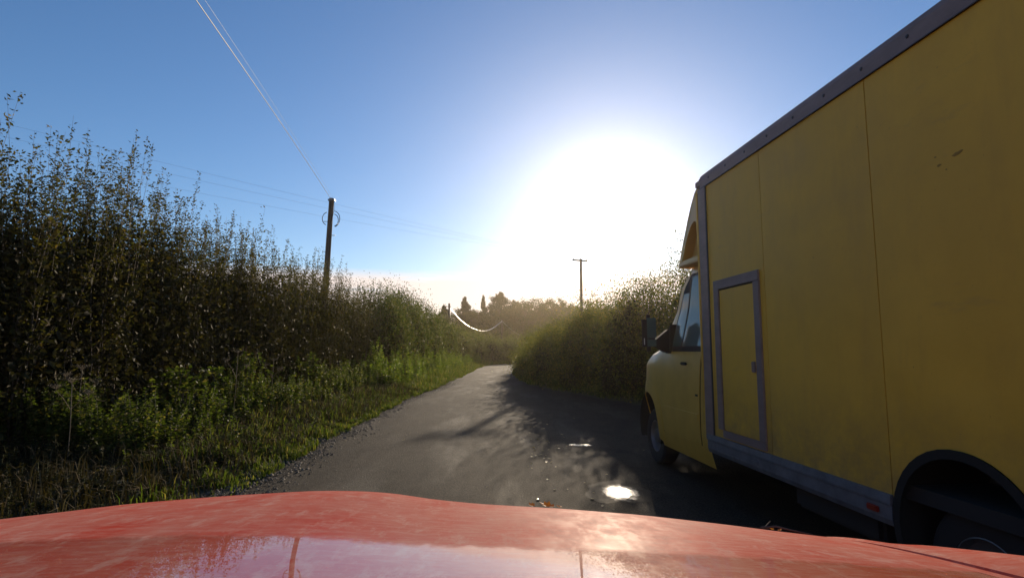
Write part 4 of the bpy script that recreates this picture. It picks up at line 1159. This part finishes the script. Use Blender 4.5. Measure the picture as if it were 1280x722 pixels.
MB().slab(fr, bk).build('bonnet', M['car_red'], car, smooth=True, sharp=60)
# wings
RW = [(.25, 1.235), (.5, 1.216), (.65, 1.199), (.8, 1.171), (.9, 1.146), (1.0, 1.120), (1.1, 1.089), (1.2, 1.054), (1.3, 1.012), (1.45, .935), (1.6, .83), (1.75, .70)]


def wing(sgn):
    fr = []
    for v in np.linspace(.25, 1.72, 50):
        hz_ = interp(v, RW); be = bon(XR - .001, v) if sgn > 0 else bon(XL + .001, v)
        if sgn < 0: hz_ = be + .002 + (hz_ - bon(XR - .001, v)) * .5
        x0_ = XR + .006 if sgn > 0 else XL - .006
        off = [(0, be - .012), (.002, be - .002), (.012, be + .001), (.04, be * .45 + hz_ * .55), (.075, hz_), (.10, hz_ - .002), (.125, hz_ - .012), (.15, hz_ - .035), (.17, hz_ - .08), (.18, hz_ - .15), (.19, hz_ - .28), (.195, max(.42, hz_ - .45)), (.19, .36)]
        arch = math.hypot(v - 1.15, 0) < .40
        r_ = []
        for o_, z in off:
            if arch:
                za = .34 + math.sqrt(max(0, .40 ** 2 - (v - 1.15) ** 2)); z = max(z, min(za, hz_ - .2))
            tp = -.12 * max(0, (v - 1.35) / .37) ** 2
            r_.append((x0_ + sgn * (o_ + (tp if o_ > .1 else 0)), v, z))
        fr.append(r_)
    bk = [[(p[0] - sgn * .012 * (1 if j > 6 else 0), p[1], p[2] - (.012 if j <= 8 else 0)) for j, p in enumerate(r_)] for r_ in fr]
    return MB().slab(fr, bk).build('front_wing', M['car_red'], car, smooth=True, sharp=60)


wing(1); wing(-1)
MB().box((XL + .02, .28, .40), (XR - .02, 1.42, .80)).build('engine_bay', M['black'], car)
bp = []
for z, o_ in ((.25, -.04), (.32, .02), (.45, .05), (.58, .05), (.66, .02), (.72, -.03)):
    bp.append([(-.22 + 1.02 * math.sin(a), 1.78 + o_ - .42 * (1 - math.cos(a)) ** 1.0 * 1.0, z) for a in np.linspace(-1.35, 1.35, 25)])
MB().slab(bp, [[(p[0] * .97, p[1] - .04, p[2]) for p in r_] for r_ in bp]).build('front_bumper', M['car_red'], car, smooth=True, sharp=60)
MB().box((-.62, 1.60, .70), (.18, 1.68, .84), .02).build('grille', M['black'], car)
for s_ in (-1, 1): MB().box((-.22 + s_ * .62 - .16, 1.48, .70), (-.22 + s_ * .62 + .16, 1.66, .86), .04).build('headlight', M['lens'], car, smooth=True)
wheel(XR + .06, 1.15, 1, .32, .20, parent=car); wheel(XL - .06, 1.15, -1, .32, .20, parent=car)
cw = MB().box((XL + .02, .10, 1.17), (XR - .02, .245, 1.205), .01).build('cowl_panel', M['black'], car)


def on_bonnet(x, v, dz=0): return (x, v, bon(x, v) + dz)


def leafshape(name, pts2, m_, loc, rot, sc_, curl=.3):
    """a lobed leaf: outline fanned from the midrib, curled"""
    b = MB(); n_ = len(pts2); b.v = [(0, 0, 0)] + [(p * sc_, q * sc_, curl * sc_ * (p * p * 1.2 + .5 * q * q)) for p, q in pts2]
    b.f = [(0, 1 + i, 1 + (i + 1) % n_) for i in range(n_)]; o = b.build(name, m_, None, smooth=False); o.location = loc; o.rotation_euler = rot; return o


LF = [(0, -.6), (.12, -.5), (.35, -.45), (.30, -.2), (.55, .0), (.38, .15), (.42, .42), (.18, .38), (0, .8), (-.18, .42), (-.42, .45), (-.36, .12), (-.55, -.02), (-.3, -.2), (-.33, -.48), (-.12, -.5)]
def crest_v(x): return min(vv, key=lambda v: row_of(x, v, bon(x, v))[0])


for i, (px, sc_, rz, lab) in enumerate(((664, .013, .6, 'small curled brown leaf at the left of the bonnet litter'), (683, .024, 1.3, 'orange dead leaf lying on the crest of the red bonnet'), (697, .012, 2.4, 'small brown leaf touching the orange one on the bonnet'))):
    x = (px - 640) / F * 1.2; v = crest_v(x); x = (px - 640) / F * v
    o = leafshape('dead_leaf', LF, M['dead_leaf'], on_bonnet(x, v, .003), (.15, -.1, rz), sc_, .7); tag(o, lab, 'leaf', 'dead leaves on the bonnet')
x = (975 - 640) / F * 1.12; v = crest_v(x); p0 = np.array(on_bonnet(x - .035, v, .004))
e = tubes('twig', [([p0, p0 + (.03, -.003, .004), p0 + (.06, .0, -.004), np.array(on_bonnet(x + .065, v - .01, .003))], .0022, .0012), ([p0 + (.01, 0, .002), p0 + (.025, .01, .010)], .0012, .0008)], M['bark'], None, 5)
tag(e, 'thin dark twig with seed fluff on the right of the bonnet crest', 'twig')
for i, dx in enumerate((-.028, -.012, .004)):
    o = leafshape('dead_leaf', LF, M['dead_leaf'] if i else M['bark'], on_bonnet(x + dx, v, .004), (.3, .2, i * 1.9), .008, .8); tag(o, ['dark crumb of leaf at the twig end', 'brown leaf scrap in the middle of the twig', 'rusty leaf scrap right along the twig'][i], 'leaf', 'dead leaves on the bonnet')

# pale fallen leaves strewn along the lane
proto = None
spots = []
for i in range(46):
    t = random.random(); y = 5.0 + t * 6.5; x = .20 + .05 * y - .02 * y + random.gauss(0, .16); spots.append((x + (.35 if y < 6.5 else 0), y))
for i in range(16): y = random.uniform(5, 16); spots.append((random.uniform(left_edge(y) + .1, 2.2), y))
for i, (x, y) in enumerate(spots):
    if proto is None: o = proto = leafshape('fallen_leaf', LF, M['pale_leaf_dead'], (0, 0, 0), (0, 0, 0), .035, .5)
    else: o = proto.copy(); C.objects.link(o)
    o.location = (x, y, lane_z(x, y) + .006); o.rotation_euler = (random.gauss(0, .12), random.gauss(0, .12), random.random() * 6.28); o.scale = [random.uniform(.5, 1.2)] * 3
    tag(o, 'small pale fallen leaf lying flat on the wet lane', 'leaf', 'fallen leaves on the lane')

# ------------------------------------------------------------------ air: thin low-sun haze over the whole place
hz = mat('haze'); k = NT(hz)
pv = k.add('ShaderNodeVolumePrincipled'); pv.inputs['Color'].default_value = (1, .86, .66, 1); pv.inputs['Density'].default_value = .00028; pv.inputs['Anisotropy'].default_value = .80
k.n.remove(k.b); k.l.new(pv.outputs[0], k.n['Material Output'].inputs['Volume'])
hb = MB().box((-205, -45, -1.2), (205, 365, 16)).build('haze', hz); hb['kind'] = 'stuff'
